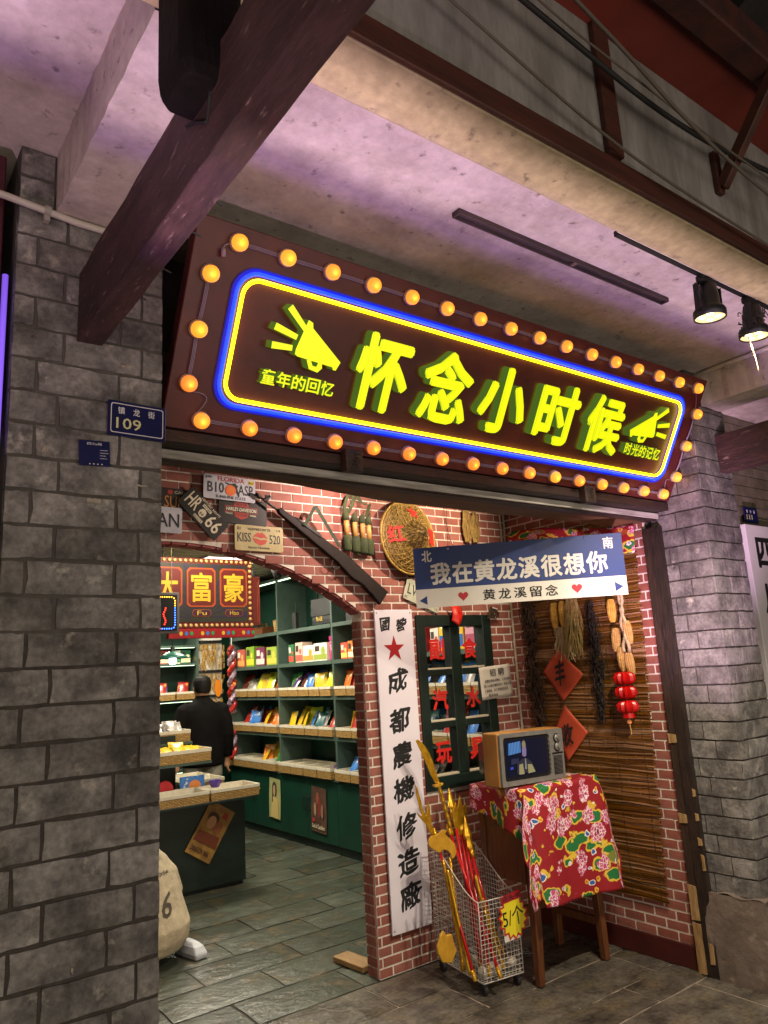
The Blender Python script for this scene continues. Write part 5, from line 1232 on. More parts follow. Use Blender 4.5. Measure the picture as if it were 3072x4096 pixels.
for k, (bt, tp, yy, rd, lb) in enumerate((((1960,3905),(1862,3350),3.30,True,'red shaft toy pike behind the halberd'), ((1925,3880),(1822,3300),3.34,True,'red shaft toy pike left of the halberd'), ((1985,3880),(1890,3420),3.24,True,'short red toy pike at the cage centre'), ((1990,3870),(1902,3500),3.18,False,'gold toy rod beside the short red pike'), ((2018,3880),(1938,3640),3.08,False,'thin gold toy rod by the price tag'), ((1880,3900),(1790,3480),3.2,False,'gold toy rod behind the axe shaft'))):
    t, d, B = wpn(lb, 'toy weapon', bt, tp, yy, 1.0, 'toy_pike' if rd else 'toy_rod', red=rd)
    if rd:
        e = d.normalized(); obj('spearhead', MB().loft([[tuple(d+e*l+Vector((x*w_, y*.4*w_, 0))) for x, y in ((-1,0),(0,-1),(1,0),(0,1))] for l, w_ in ((.02,.008),(.05,.024),(.085,.016),(.10,.028),(.20,.002))]), GOLD, t)
o = [(p.x, p.z) for p in (PX(a, b, 1, 3.12) for a, b in ((1760,3745),(1772,3722),(1784,3742),(1806,3735),(1815,3770),(1826,3800),(1806,3852),(1770,3850),(1752,3815),(1748,3790)))]
one('toy_shield', MB().prism(o, 3.115, 3.13), GOLDF, 'small gold toy shield standing in the bottom of the cage', 'toy weapon', bev=.003)
P = PX(2040, 3662, 1, 2.975); TG = 1.4; pr = thing('price_tag', 'yellow starburst price tag with red edge on the wire cage', 'price tag', (P.x, 2.955, P.z), (0, rad(-4), rad(-8))); pr.scale = (TG, 1, TG)
obj('paper', MB().box(-.050,.020,-.001,.0,-.075,.045), M('tag_paper', srgb('#cfcabd'), rough=.8), pr)
o1 = [((1 if i % 2 else .80)*.066*math.sin(2*PI*i/30)*1.02, (1 if i % 2 else .80)*.080*math.cos(2*PI*i/30)) for i in range(30)]
flat('red_burst', o1, M('burst_red', srgb('#b5271c'), rough=.6), pr, -.003); flat('yellow_burst', [(x*.87, z*.87) for x, z in o1], M('burst_yellow', srgb('#d8c81e'), rough=.6), pr, -.0045)
text('5/个', (-.048,-.030,.046,.034), BLACK, pr, -.0056, bold=.004, depth=.0005); flat('header', [(-.045,.050),(.045,.056),(.045,.082),(-.045,.076)], REDP, pr, -.0052); text('点头牛', (-.040,.056,.040,.076), BLACK, pr, -.006, bold=.02, depth=.0005)
pw = thing('power_strip', 'white power strip with cords on the floor behind the cage', 'power strip', (3.12, 3.40, 0))
obj('strip', MB().box(0,.045,0,.03,.02,.36), WHITE, pw, bev=.004)
mb = MB()
for k in range(4): mb.tube([(.02,-.01,.3-.05*k),(-.02-.01*k,-.03,.2),(.05,-.05+.02*k,.08),(.12+.03*k,-.10,.006),(.2,-.16+.04*k,.004)], .003, 6)
obj('cord', mb, M('grey_cord', srgb('#6d6a66'), rough=.7), pw, smooth=True)
one('wood_plank', MB().box(0,.11,0,.26,.002,.032), M('raw_plank', srgb('#9c7a4c'), srgb('#84653c'), 9, .6, stretch=(4,1,4)), 'short bare wooden plank on the floor at the arch jamb', 'plank', loc=(2.47,3.70,0), rot=rad(6), bev=.003)

# ------------------------------------------------------------------ shop interior
struct('interior_ceiling', MB().box(-.4, 4.3, 3.672, 8.9, 2.735, 2.80), M('ceiling_grey', srgb('#8c8f88'), rough=.8))
cl = struct('ceiling_battens', MB().box(-.4, -.39, 3.70, 8.8, 2.70, 2.734), WHITE)
for i in range(44): obj('batten', MB().box(-.38, 4.2, 3.70+i*.115, 3.70+i*.115+.075, 2.705, 2.7345), M('white_batten', srgb('#cfc9b6'), srgb('#bfb8a4'), 6, .6), cl)
struct('interior_wall_right', MB().box(4.215, 4.30, 3.672, 8.9, 0, 2.735), GREEN)
struct('interior_wall_back', MB().box(-.4, 4.214, 8.72, 8.82, 0, 2.735), GREEN)
struct('interior_wall_left', MB().box(-.5, -.4, 3.672, 8.9, 0, 2.735), GREEN)
struct('interior_wall_front', MB().box(3.745, 4.214, 3.58, 3.671, 0, 2.735), GREEN)
LEDM = E('led_strip', (.72,1.0,.66), 3.2)

WICK = None
def wicker():
    m = M('wicker', srgb('#b08d4e'), srgb('#876531'), 40, .6, bump=.3, bscale=90)
    N, L = m.node_tree.nodes, m.node_tree.links; b = N['Principled BSDF']
    tc_ = N.new('ShaderNodeTexCoord'); bk = N.new('ShaderNodeTexBrick'); mp = N.new('ShaderNodeMapping'); mp.inputs['Rotation'].default_value = (rad(90),0,0); L.new(tc_.outputs['Object'], mp.inputs[0]); L.new(mp.outputs[0], bk.inputs['Vector'])
    bk.inputs['Scale'].default_value = 9; bk.inputs['Mortar Size'].default_value = .018; bk.inputs['Brick Width'].default_value = .22; bk.inputs['Row Height'].default_value = .10
    bk.inputs['Color1'].default_value = (*srgb('#c09a58'),1); bk.inputs['Color2'].default_value = (*srgb('#9c7a42'),1); bk.inputs['Mortar'].default_value = (*srgb('#5e4520'),1)
    L.new(bk.outputs[0], b.inputs['Base Color']); return m
WICK = wicker(); LIN = M('basket_liner', srgb('#d2cbb8'), srgb('#c2baa5'), 30, .9, bump=.3)
_bk = {}
def basket(loc, rz, w_, d_, h_, label, group, name='basket'):
    k = (w_, d_, h_)
    if k not in _bk:
        def wall(mb, x0, x1, y0, y1, z0, z1, e):
            a = [(x0-e*0, y0, z0), (x1, y0, z0), (x1, y1, z0), (x0, y1, z0)]; b = [(x0-e, y0-e, z1), (x1+e, y0-e, z1), (x1+e, y1+e, z1), (x0-e, y1+e, z1)]
            mb.add(a+b, [(0,1,5,4), (1,2,6,5), (2,3,7,6), (3,0,4,7)]); return mb
        hw, hd = w_/2-.006, d_/2-.006
        body = wall(MB(), -hw, hw, -hd, hd, 0, h_*.76, .002); body.add([(-hw,-hd,.004),(hw,-hd,.004),(hw,hd,.004),(-hw,hd,.004)], [(0,1,2,3)])
        lin = wall(MB(), -hw-.004, hw+.004, -hd-.004, hd+.004, h_*.72, h_, .001); wall(lin, -hw+.004, hw-.004, -hd+.004, hd-.004, .012, h_, .001)
        mm = MB()
        o = h_
        a = hw+.005; b_ = hd+.005; c_ = hw-.003; e_ = hd-.003
        lin.add([(-a,-b_,o),(a,-b_,o),(a,b_,o),(-a,b_,o),(-c_,-e_,o),(c_,-e_,o),(c_,e_,o),(-c_,e_,o)], [(0,1,5,4),(1,2,6,5),(2,3,7,6),(3,0,4,7)])
        lin.add([(-c_+.003,-e_+.003,.012),(c_-.003,-e_+.003,.012),(c_-.003,e_-.003,.012),(-c_+.003,e_-.003,.012)], [(0,1,2,3)])
        _bk[k] = (body.mesh('wicker_body', WICK), lin.mesh('liner', LIN))
    t = thing(name, label, 'basket', loc, rz, group)
    for nm, me in zip(('wicker_body', 'liner'), _bk[k]): obj(nm, me, None, t)
    return t
def pack_mat(name, c1, c2, c3=None, sc=22): return M(name, srgb(c1), srgb(c2), sc, .28, stain=srgb(c3) if c3 else None, sscale=sc*.7, sthr=(.58,.62), spec=.6, coord='Object')
PACK = {'yellow': pack_mat('pack_yellow', '#d6b21c', '#c99a12', '#4d7a2a'), 'red': pack_mat('pack_red', '#a8231c', '#7e1a18', '#d9a13c'), 'lime': pack_mat('pack_lime', '#a9bd28', '#d3c52a', '#3d7a2c'),
        'brown': pack_mat('pack_brown', '#5e2418', '#3c1712', '#c8a060'), 'orange': pack_mat('pack_orange', '#cf7420', '#b85a18', '#e8d8a8'), 'purple': pack_mat('pack_purple', '#5a2a78', '#43205c', '#b04a90'),
        'blue': pack_mat('pack_blue', '#2a5aa0', '#3c7ac0', '#d8dce0'), 'teal': pack_mat('pack_teal', '#1f5a5c', '#18464a', '#9ab8b0'), 'silver': pack_mat('pack_silver', '#a9a29a', '#5c5650', '#2c2826'), 'pink': pack_mat('pack_pink', '#c86a80', '#b04a62', '#f0dcd8'), 'green': pack_mat('pack_green', '#2f7a34', '#246028', '#e0d8a0')}
def packet_mesh(w_, h_, t_):
    def fn(s):
        return lambda u, v: ((u-.5)*w_*(1-.06*math.sin(PI*v)), s*t_*.5*(math.sin(PI*u)**.6)*(math.sin(PI*v)**.5)+.0006*s, v*h_)
    mb = MB(); mb.grid(6, 7, fn(-1)); mb.grid(6, 7, fn(1)); return mb
_pm = {}
def packet(loc, rz, lean, col, label, group, size=(.10,.145,.03)):
    k = (col, size)
    if k not in _pm: _pm[k] = packet_mesh(*size).mesh('snack_packet', PACK[col], True)
    o = link(bpy.data.objects.new('snack_packet', _pm[k])); o.location = loc; o.rotation_euler = (lean, random.uniform(-.12,.12), rz); return tag(o, label, 'snack packet', group)
def carton(loc, rz, size, cols, label, group='boxes on the shelves', art=0, name='carton'):
    t = thing(name, label, 'box', loc, rz, group); w_, d_, h_ = size; c1, c2 = cols
    obj('box', MB().box(-w_/2, w_/2, -d_/2, d_/2, 0, h_), M('card_'+c1, srgb(c1), rough=.5), t, bev=.0015)
    obj('printed_band', MB().box(-w_/2*.96, w_/2*.96, -d_/2-.0012, -d_/2-.0002, h_*.08, h_*.38), M('card_'+c2, srgb(c2), rough=.5), t)
    flat('printed_fruit', [(w_*.22+w_*.16*math.cos(i*PI/8), h_*.55+w_*.18*math.sin(i*PI/8)) for i in range(16)], M('card_'+c2, srgb(c2), rough=.5), t, -d_/2-.0022)
    flat('printed_title', [(-w_*.40,h_*.55),(-w_*.05,h_*.55),(-w_*.05,h_*.85),(-w_*.40,h_*.85)], M('card_ink', srgb('#3a2a28'), rough=.5) if art else M('card_pale', srgb('#e6dcc8'), rough=.5), t, -d_/2-.0022)
    return t

def right_rack():
    random.seed(31)
    t = thing('display_rack', 'dark green display rack with lit shelves along the right shop wall', 'shelf', (3.84, 8.25, 0), -PI/2)
    Y = lambda y: 8.25-y
    ys = [8.25, 7.09, 6.02, 4.95, 3.90]
    for y in ys: obj('upright', MB().box(Y(y)-.014, Y(y)+.014, 0.0, .36, .66, 2.60), GREENE, t, bev=.001)
    obj('back_panel', MB().box(0, 4.35, .36, .372, .0, 2.60), GREEN, t); obj('top_panel', MB().box(-.02, 4.37, -.002, .37, 2.602, 2.63), GREENE, t)
    for a, b in zip(ys[:-1], ys[1:]):
        u0, u1 = Y(a)+.0145, Y(b)-.0145
        for z in (2.04, 1.698, 1.37, 1.0): obj('shelf_board', MB().box(u0, u1, .002, .359, z-.004, z+.020), GREENE, t)
        for z in (2.04, 1.698, 1.37, 1.0): obj('shelf_lip', MB().box(u0, u1, -.003, .0015, z-.016, z+.020), GREENE, t)
        for z in (2.04, 1.698, 1.37, 1.0): obj('led_strip', MB().box(u0+.02, u1-.02, .008, .013, z-.0095, z-.0045), LEDM, t)
        obj('led_strip', MB().box(u0+.02, u1-.02, .006, .016, 2.588, 2.598), LEDM, t)
        obj('counter_top', MB().box(u0-.014, u1+.014, -.02, .359, .622, .646), GREENE, t, bev=.002)
        m_ = (u0+u1)/2
        for k, (p, q_) in enumerate(((u0-.012, m_-.002), (m_+.002, u1+.012))):
            d_ = obj('cabinet_door', MB().box(p, q_, -.010, .008, .075, .618), GREEN, t, bev=.002)
            hx = q_-.035 if k == 0 else p+.035
            obj('handle', MB().tube([(hx,-.010,.33),(hx,-.035,.335),(hx,-.035,.455),(hx,-.010,.46)], .0055, 6), STEELB, d_)
        obj('carcass', MB().box(u0-.012, u1+.012, .0085, .3595, .0, .6215), GREEND, t)
    return t
right_rack()
GRP = 'wicker baskets on the right rack'
def rack_row(z, nper, shelf, plan, w_, d_=.27, h_=.085, xoff=3.845):
    random.seed(int(z*100)); ys = [8.25, 7.09, 6.02, 4.95, 3.90]; n = 0; pk = {}
    for b in range(4):
        y0, y1 = ys[b]-.03, ys[b+1]+.03; wd = (y0-y1)/nper
        for i in range(nper):
            y = y0-wd*(i+.5); n += 1
            where = 'seen through the window' if b == 3 else ''
            basket((xoff+d_/2-.03, y, z+.0205), -PI/2, wd-.006, d_, h_, 'wicker basket with white liner, %s from the far end of the %s shelf' % (nth(n-1), shelf), GRP)
            cols = plan[b][i % len(plan[b])]; cols = (cols*3)[:max(5, len(cols))] if cols else []
            for j, c in enumerate(cols):
                packet((xoff+.03+.19*(j+.5)/max(len(cols), 1)*1.0, y+random.uniform(-.3,.3)*wd*.6, z+.040+.006*j), -PI/2+random.uniform(-.5,.5), rad(-random.uniform(16,34)), c,
                       '%s snack packet, %s in %s basket from far end of %s shelf' % (c, nth(j), nth(n-1), shelf), 'snack packets on the right rack', (.125+.02*((i+j) % 2), .205+.03*((i*3+j) % 3)/2, .035))
rack_row(1.37, 5, 'upper basket', [[['brown','red'],['silver'],['lime','yellow','lime','lime'],['lime','yellow','lime'],['red','orange','red']], [['purple','green'],['brown','purple'],['blue','orange'],['yellow','lime','yellow','yellow'],['lime','yellow','orange']], [['orange','red'],['red','brown','orange'],['lime'],['blue','pink'],['red']], [['blue','silver'],['blue','silver'],['yellow','blue'],['silver','blue'],['blue']]], .2)
rack_row(1.0, 4, 'lower basket', [[['red','red'],['blue','red'],['yellow','orange','yellow'],['orange','red','silver']], [['yellow','yellow','yellow'],['yellow','blue','lime'],['teal','silver','teal'],['red','teal','silver']], [['red','yellow'],['orange','brown'],['red'],['silver','pink']], [['blue','teal'],['red','pink'],['blue'],['silver']]], .26)
rack_row(.626, 4, 'counter', [[[],[],['yellow','orange','yellow'],['green','green']], [[],[],[],['purple']], [['blue','teal'],['teal','green'],[],['blue']], [['silver'],['purple','blue'],[],['pink']]], .26, .32, .095, 3.815)
random.seed(5)
i = 0
for y, sz, cols in ((8.02,(.20,.14,.20),('#b5584a','#d8a05a')), (7.78,(.19,.14,.22),('#7aa02e','#c9c83a')), (7.53,(.20,.14,.20),('#6d2a4a','#d8c8c0')), (7.27,(.22,.14,.19),('#8fa83a','#d8b84a')),
                    (6.86,(.10,.12,.19),('#2f6a44','#c8483a')), (6.70,(.14,.12,.20),('#c9a89a','#b8584a')), (6.50,(.20,.14,.16),('#d8d2c4','#c88a3a')), (6.27,(.24,.14,.17),('#dcd8cc','#8a9a3a')),
                    (5.88,(.11,.10,.15),('#c8503a','#e0c060')), (5.76,(.11,.10,.16),('#d87a30','#e8d8c0')), (5.64,(.11,.10,.15),('#c8a030','#a83a2a')), (5.52,(.11,.10,.15),('#b04038','#e0d0b0')), (5.35,(.15,.10,.17),('#3a7a4a','#d8c060')), (5.15,(.15,.10,.17),('#b8503a','#d8c8a0')),
                    (4.75,(.16,.12,.20),('#b03030','#e8e0d8')), (4.56,(.10,.12,.18),('#c8c4bc','#b84a3a')), (4.35,(.28,.14,.30),('#d0a818','#2a5aa8')), (4.08,(.22,.14,.28),('#c890a0','#a04060'))):
    carton((3.93, y, 1.7185), -PI/2, (sz[0], sz[1], sz[2]), cols, 'printed food carton, %s from the far end of the carton shelf' % nth(i), art=i % 2); i += 1
jr = thing('jar', 'tall pink jar with a magenta lid beside the cartons', 'jar', (3.92, 6.10, 1.7185))
obj('body', MB().lathe([(.0,0),(.048,0),(.05,.01),(.05,.17),(.044,.185)], 18), pack_mat('jar_pink', '#c04a78', '#a83a60', '#e8c8c8'), jr, smooth=True); obj('lid', MB().lathe([(.046,.186),(.052,.188),(.052,.225),(.0,.225)], 18), M('magenta', srgb('#b01a68'), rough=.4), jr)
bg = thing('satchel', 'black satchel with gold print on the top shelf', 'bag', (3.95, 6.25, 2.0605), -PI/2)
BLK = M('black_leather', srgb('#1c1c1d'), srgb('#121213'), 12, .5, bump=.3); obj('body', MB().loft([[(x*s-.0, y*s, z) for x, y in ((-.18,-.07),(.18,-.07),(.18,.07),(-.18,.07))] for z, s in ((0,1),(.05,1.04),(.22,.98),(.26,.9))]), BLK, bg, bev=.012, seg=2)
obj('flap', MB().box(-.182,.182,-.082,-.072,.09,.262), BLK, bg, bev=.003); obj('strap', MB().tube([(-.17,0,.22),(-.13,-.03,.32),(0,-.02,.36),(.12,-.03,.33),(.17,0,.22)], .008, 6), BLK, bg, smooth=True); text('为人民', (-.10,.04,.02,.09), M('gold_print', srgb('#b89a3a'), rough=.5), bg, -.0835 if False else -.076, bold=.02, depth=.0008)
one('mobile_phone', MB().box(-.035,.035,-.02,.02,0,.17).tube([(.02,0,.17),(.02,0,.28)], .005, 6), BLK, 'old black brick phone with aerial on the top shelf', 'phone', loc=(3.90,6.80,2.0605), rot=-PI/2, bev=.004)
gr = thing('gramophone', 'small gramophone with a brass horn on the top shelf', 'gramophone', (3.93, 7.55, 2.0605))
obj('box', MB().box(-.08,.08,-.09,.09,0,.08), WOOD, gr, bev=.004); obj('horn', MB().lathe([(.008,0),(.012,.06),(.025,.12),(.06,.18),(.10,.20)], 20, Matrix.Translation((-.02,.0,.10)) @ Matrix.Rotation(rad(-50),4,'Y'), cap=False), M('brass', srgb('#9a7a3a'), rough=.35, metal=.8), gr, smooth=True); obj('arm', MB().tube([(.03,0,.08),(.03,0,.12),(-.02,0,.11)], .007, 8), M('brass'), gr)
one('straw_cup', MB().lathe([(.0,0),(.05,0),(.062,.13),(.057,.13),(.046,.008)], 18), WICK, 'pale straw cup beside the gramophone', 'cup', loc=(3.93,7.22,2.0605), smooth=False)
one('radio', MB().box(-.09,.09,-.05,.05,0,.12).tube([(-.06,0,.12),(.06,0,.16)], .004, 6), BLK, 'small black radio at the near end of the top shelf', 'radio', loc=(3.92,5.72,2.0605), rot=-PI/2, bev=.004)
def poster(loc, rot, w_, h_, base, label, figs, txt=None):
    t = thing('poster', label, 'poster', loc, rot); obj('paper', MB().grid(4, 6, lambda u, v: ((u-.5)*w_, -.002-.003*math.sin(u*3+v*4), (v-.5)*h_)), base, t, solid=.0006)
    for k, (col, pts) in enumerate(figs): flat('printed_figure', [(x*w_, z*h_) for x, z in pts], M('print_'+col, srgb(col), srgb(col), rough=.6), t, -.0068-.0005*k, .0003)
    if txt: text(txt[0], tuple(a*b for a, b in zip(txt[1], (w_,h_,w_,h_))), M('print_'+txt[2], srgb(txt[2]), rough=.6), t, -.010, bold=.02, depth=.0004)
ell = lambda cx, cz, a, b: [(cx+a*math.cos(i*PI/8), cz+b*math.sin(i*PI/8)) for i in range(16)]
poster((3.823, 7.20, .375), (0, rad(3), -PI/2), .235, .39, M('poster_yellow', srgb('#b5a868'), srgb('#8f9a6a'), 9, .6), 'yellowed poster of a long-haired woman on the cabinet door', [('#3a2c1e', ell(-.02,.22,.20,.20)), ('#b09068', ell(-.02,.20,.12,.14)), ('#c8b070', [(-.30,-.48),(-.25,-.10),(-.08,.05),(.08,.05),(.32,-.08),(.36,-.48)]), ('#3a2c1e', [(-.2,.2),(-.13,.2),(-.12,-.1),(-.2,-.1)])])
poster((3.823, 6.34, .355), (0, rad(2.5), -PI/2), .265, .40, M('poster_brown', srgb('#5c4030'), srgb('#473024'), 9, .6), 'dark brown film poster with small standing figures on the cabinet door', [('#8a4a3a', ell(-.05,.25,.10,.14)), ('#7a3028', ell(.08,.05,.12,.22)), ('#a08060', ell(-.22,.0,.08,.15)), ('#8a6a58', ell(.25,-.02,.08,.16)), ('#a03028', ell(-.32,-.25,.1,.05))], ('God of Gamblers', (-.42,-.42,.42,-.32), '#cbbfa0'))
def back_rack():
    t = thing('display_rack', 'dark green display rack against the back wall behind the man', 'shelf', (1.6, 8.30, 0))
    for u in (0, .90, 1.84): obj('upright', MB().box(u, u+.028, .0, .36, 0, 2.60), GREENE, t)
    obj('back_panel', MB().box(0, 1.86, .36, .372, 0, 2.6), GREEN, t)
    for u0, u1 in ((.0285, .8995), (.9285, 1.8395)):
        for z in (2.28, 1.98, 1.78, 1.38, 1.0, .62):
            obj('shelf_board', MB().box(u0, u1, .002, .359, z-.004, z+.02), GREENE, t); obj('led_strip', MB().box(u0+.02, u1-.02, .008, .013, z-.0095, z-.0045), LEDM, t)
        obj('cabinet_door', MB().box(u0, u1, -.006, .012, .06, .61), GREEN, t, bev=.002)
back_rack()
random.seed(77)
for i, (x, c) in enumerate(((2.70,('#c8d0d8','#6a8ab8')), (2.84,('#d8d4c8','#c0503a')), (2.97,('#d8d0c0','#b82a24')), (3.10,('#8a2420','#e0c8a0')), (3.22,('#d8d4c4','#3a7a4a')), (3.34,('#1f6a4a','#d8c8a0')))):
    carton((x, 8.42, 1.8005), 0, (.115, .10, .15), c, 'small food carton, %s from the left on the back rack' % nth(i), 'cartons on the back rack', art=i % 2)
for i in range(4):
    basket((2.60+i*.235, 8.40, 1.4005), 0, .225, .26, .085, 'wicker basket on the back rack, %s from the left' % nth(i), 'wicker baskets on the back rack')
    for j in range(2): packet((2.58+i*.235+.04*j, 8.36+.05*j, 1.42), random.uniform(-.4,.4), rad(-25), ('silver','lime','blue','red')[i] if j else ('green','pink','red','red')[i], '%s snack packet in the %s basket of the back rack' % ('front' if j == 0 else 'rear', nth(i)), 'packets on the back rack', (.12,.19 if i > 1 else .13,.03))
kp = thing('keychain_panel', 'white pegboard hung with rows of gold keychains at the back', 'pegboard', (3.47, 8.34, .86))
obj('board', MB().box(0, .31, .02, .035, 0, 1.24), M('pegboard', srgb('#cfcabd'), rough=.6), kp)
mb = MB(); m2 = MB(); rr = random.Random(4)
for r, (z0, z1) in enumerate(((1.18,.86),(.84,.60),(.56,.30),(.28,.06))):
    for i in range(26):
        x = .012+.286*i/25; l = (z0-z1)*rr.uniform(.75,1); y = .005+rr.uniform(-.012,.008)
        m2.box(x-.005,x+.005,y-.012,y+.004,z0-.02,z0+.012)
        for k in range(4): mb.box(x-.005,x+.005,y-.006,y+.002,z0-.03-l*(k+.9)/4,z0-.03-l*k/4-.006, Matrix.Rotation(rr.uniform(-.05,.05),4,'Y'))
stuff(obj('keychains', mb, M('keychain_gold', srgb('#c9a25c'), srgb('#8f6f34'), 60, .4, var=.3, metal=.2), kp)); stuff(obj('key_rings', m2, BLK, kp))
one('orange_paddle', MB().lathe([(.0,0),(.043,0),(.043,.008),(.0,.008)], 20, Matrix.Rotation(PI/2,4,'X') @ Matrix.Scale(2.3,4,(0,1,0))), M('orange_plastic', srgb('#d8801c'), rough=.4), 'orange oval toy hanging on the pegboard', 'toy', loc=(3.715,8.33,1.50))
def candy(z0, z1, label):
    t = thing('candy_string', label, 'candy', (3.795, 8.12, z0), group='strings of wrapped candy')
    for k in range(2):
        mb = MB(); n = int((z1-z0)/.02)
        mb.tube([(.028*math.cos(i*.55+k*PI), .028*math.sin(i*.55+k*PI), (z1-z0)*i/n) for i in range(n+1)], [.026+.006*(i % 2) for i in range(n+1)], 7)
        obj('wrapper_strand', mb, PACK['red'] if k else M('candy_silver', srgb('#b8a8b4'), srgb('#7a5a78'), 40, .25, metal=.4), t)
    obj('hook', MB().tube([(0,0,z1-z0),(0,0,z1-z0+.10)], .005, 6), WHITE, t)
candy(1.22, 1.97, 'long twisted string of red and silver wrapped candy hanging by the pegboard'); candy(.72, 1.02, 'short twisted string of red wrapped candy below the long one')

# ------------------------------------------------------------------ island counter
isl = thing('island_counter', 'dark green island counter with tiered baskets in the shop', 'counter', (2.84, 5.87, 0))
obj('body', MB().box(-1.5, 0, .0, 1.1, .03, .655), GREEND, isl, bev=.003); obj('plinth', MB().box(-1.48, -.02, .02, 1.08, 0, .0298), BLACK, isl)
obj('top', MB().box(-1.54, .05, -.14, 1.14, .6555, .675), GREEND, isl, bev=.003)
obj('tier_column', MB().box(-1.3, -.42, .42, .9, .6755, 1.16), GREEND, isl); obj('tier_shelf', MB().box(-1.4, -.22, .14, .60, .935, .955), GREENE, isl); obj('tier_shelf', MB().box(-1.4, -.28, .40, .86, 1.08, 1.10), GREENE, isl)
ig = 'wicker baskets on the island counter'
random.seed(15)
for r, y in enumerate((5.88, 6.20, 6.55, 6.85)):
    for i in range(3):
        if r == 1 and i == 0: continue
        basket((2.70-.43*i, y, .6755), 0, .42, .30, .085, 'wide wicker basket on the counter top, %s row, %s from the right' % (nth(r), nth(i)), ig)
basket((2.33, 6.17, .956), 0, .58, .32, .10, 'long wicker basket full of yellow packets on the middle tier', ig)
basket((2.30, 6.46, 1.101), 0, .52, .32, .095, 'wicker basket of silver packets on the top tier', ig)
for i in range(9): packet((2.10+.055*i, 6.08+.03*(i % 3), .985), random.uniform(-.3,.3), rad(-55+random.uniform(-10,15)), 'yellow', 'yellow snack packet, %s from the left in the middle-tier basket' % nth(i), 'yellow packets on the island', (.13,.17,.03))
for i in range(10): packet((2.08+.05*i, 6.36+.04*(i % 3), 1.14+.012*(i % 3)), random.uniform(-.8,.8), rad(-60+random.uniform(-20,30)), 'silver', 'silver snack packet, %s from the left in the top-tier basket' % nth(i), 'silver packets on the island', (.13,.15,.035))
for i in range(8): packet((2.52+.05*i, 6.16+.05*(i % 3), .70), random.uniform(-.9,.9), rad(-80), ('silver','blue','red','lime')[i % 4], 'small %s sweet packet, %s in the back right counter basket' % (('silver','blue','red','lime')[i % 4], nth(i)), 'sweets on the island', (.08,.09,.03))
for i in range(10): packet((2.18+.08*i, 5.84+.03*(i % 3), .70), random.uniform(-1.5,1.5), rad(-84), ('pink','red','green','pink','lime')[i % 5], 'tiny %s sweet wrapper, %s along the front counter baskets' % (('pink','red','green','pink','lime')[i % 5], nth(i)), 'sweets on the island', (.06,.06,.018))
bx = thing('card_box', 'blue printed card standing among the counter baskets', 'box', (2.47, 6.06, .69), rad(-6)); obj('card', MB().box(-.10,.10,-.01,.01,0,.155), PACK['blue'], bx, bev=.002); flat('printed_flower', ell(.02,.08,.05,.045), M('card_or', srgb('#c87a3a'), rough=.5), bx, -.0115)
cl_ = thing('round_sign', 'small round red-rimmed sign on the counter', 'sign', (2.24, 6.06, .70)); obj('rim', MB().lathe([(.048,0),(.066,0),(.066,.02),(.048,.02)], 24, Matrix.Translation((0,0,.07)) @ Matrix.Rotation(PI/2,4,'X')), REDP, cl_); obj('face', MB().lathe([(0,.006),(.048,.006),(.048,.012),(0,.012)], 24, Matrix.Translation((0,0,.07)) @ Matrix.Rotation(PI/2,4,'X')), WHITE, cl_)
one('purple_crown', MB().lathe([(.03,0),(.045,.03),(.05,.05),(.042,.03)], 7, cap=False), M('purple_plastic', srgb('#4a2a90'), rough=.4), 'purple plastic trinket on the front counter basket', 'trinket', loc=(2.58,5.86,.763), rot=.3, solid=.003)
poster((2.535, 5.858, .437), (0, rad(33), 0), .235, .41, M('poster_amber', srgb('#a8803c'), srgb('#7a5426'), 8, .6, stain=srgb('#5a2f1a'), sscale=7, sthr=(.55,.7)), 'amber film poster stuck askew on the island counter', [('#3a2010', ell(-.12,.24,.22,.10)), ('#b08058', ell(-.12,.15,.16,.12)), ('#8a5030', ell(.18,.12,.15,.12)), ('#6a3018', [(-.4,-.05),(.4,-.02),(.45,-.22),(-.45,-.25)]), ('#8a2a18', [(.12,.30),(.36,.30),(.30,.42),(.18,.42)])], ('DRAGON INN', (-.40,-.42,.30,-.33), '#3a2012'))

# ------------------------------------------------------------------ hanging signs and lamps in the shop
dh = thing('hanging_sign', 'gold and red fairground style sign with three large characters', 'sign', (1.46, 4.30, 1.86))
OLV = M('olive_panel', srgb('#35352a'), srgb('#2a2a22'), 6, .5); RPN = M('red_panel', srgb('#6a1a14'), srgb('#5c1611'), 8, .5); ORN = M('orange_edge', srgb('#a84a1c'), rough=.5); GLD = M('gold_char', srgb('#d8b02c'), rough=.45)
obj('panel', MB().box(0, .698, 0, .03, .045, .475), RPN, dh, bev=.003); obj('inner_panel', MB().box(.035, .662, -.003, -.0005, .085, .440), OLV, dh)
for a in range(-8, 9):
    t0, t1 = rad(a*11-1.8), rad(a*11+1.8)
    pts = [(.35+.06*math.sin(t0), .11+.06*math.cos(t0)), (.35+.5*math.sin(t0)*1.0, min(.438, .11+.5*math.cos(t0))), (.35+.5*math.sin(t1), min(.438, .11+.5*math.cos(t1))), (.35+.06*math.sin(t1), .11+.06*math.cos(t1))]
    pts = [(min(.660, max(.037, x)), max(.088, z)) for x, z in pts]; flat('ray', pts, M('ray_violet', srgb('#2a2440'), rough=.5), dh, -.0042)
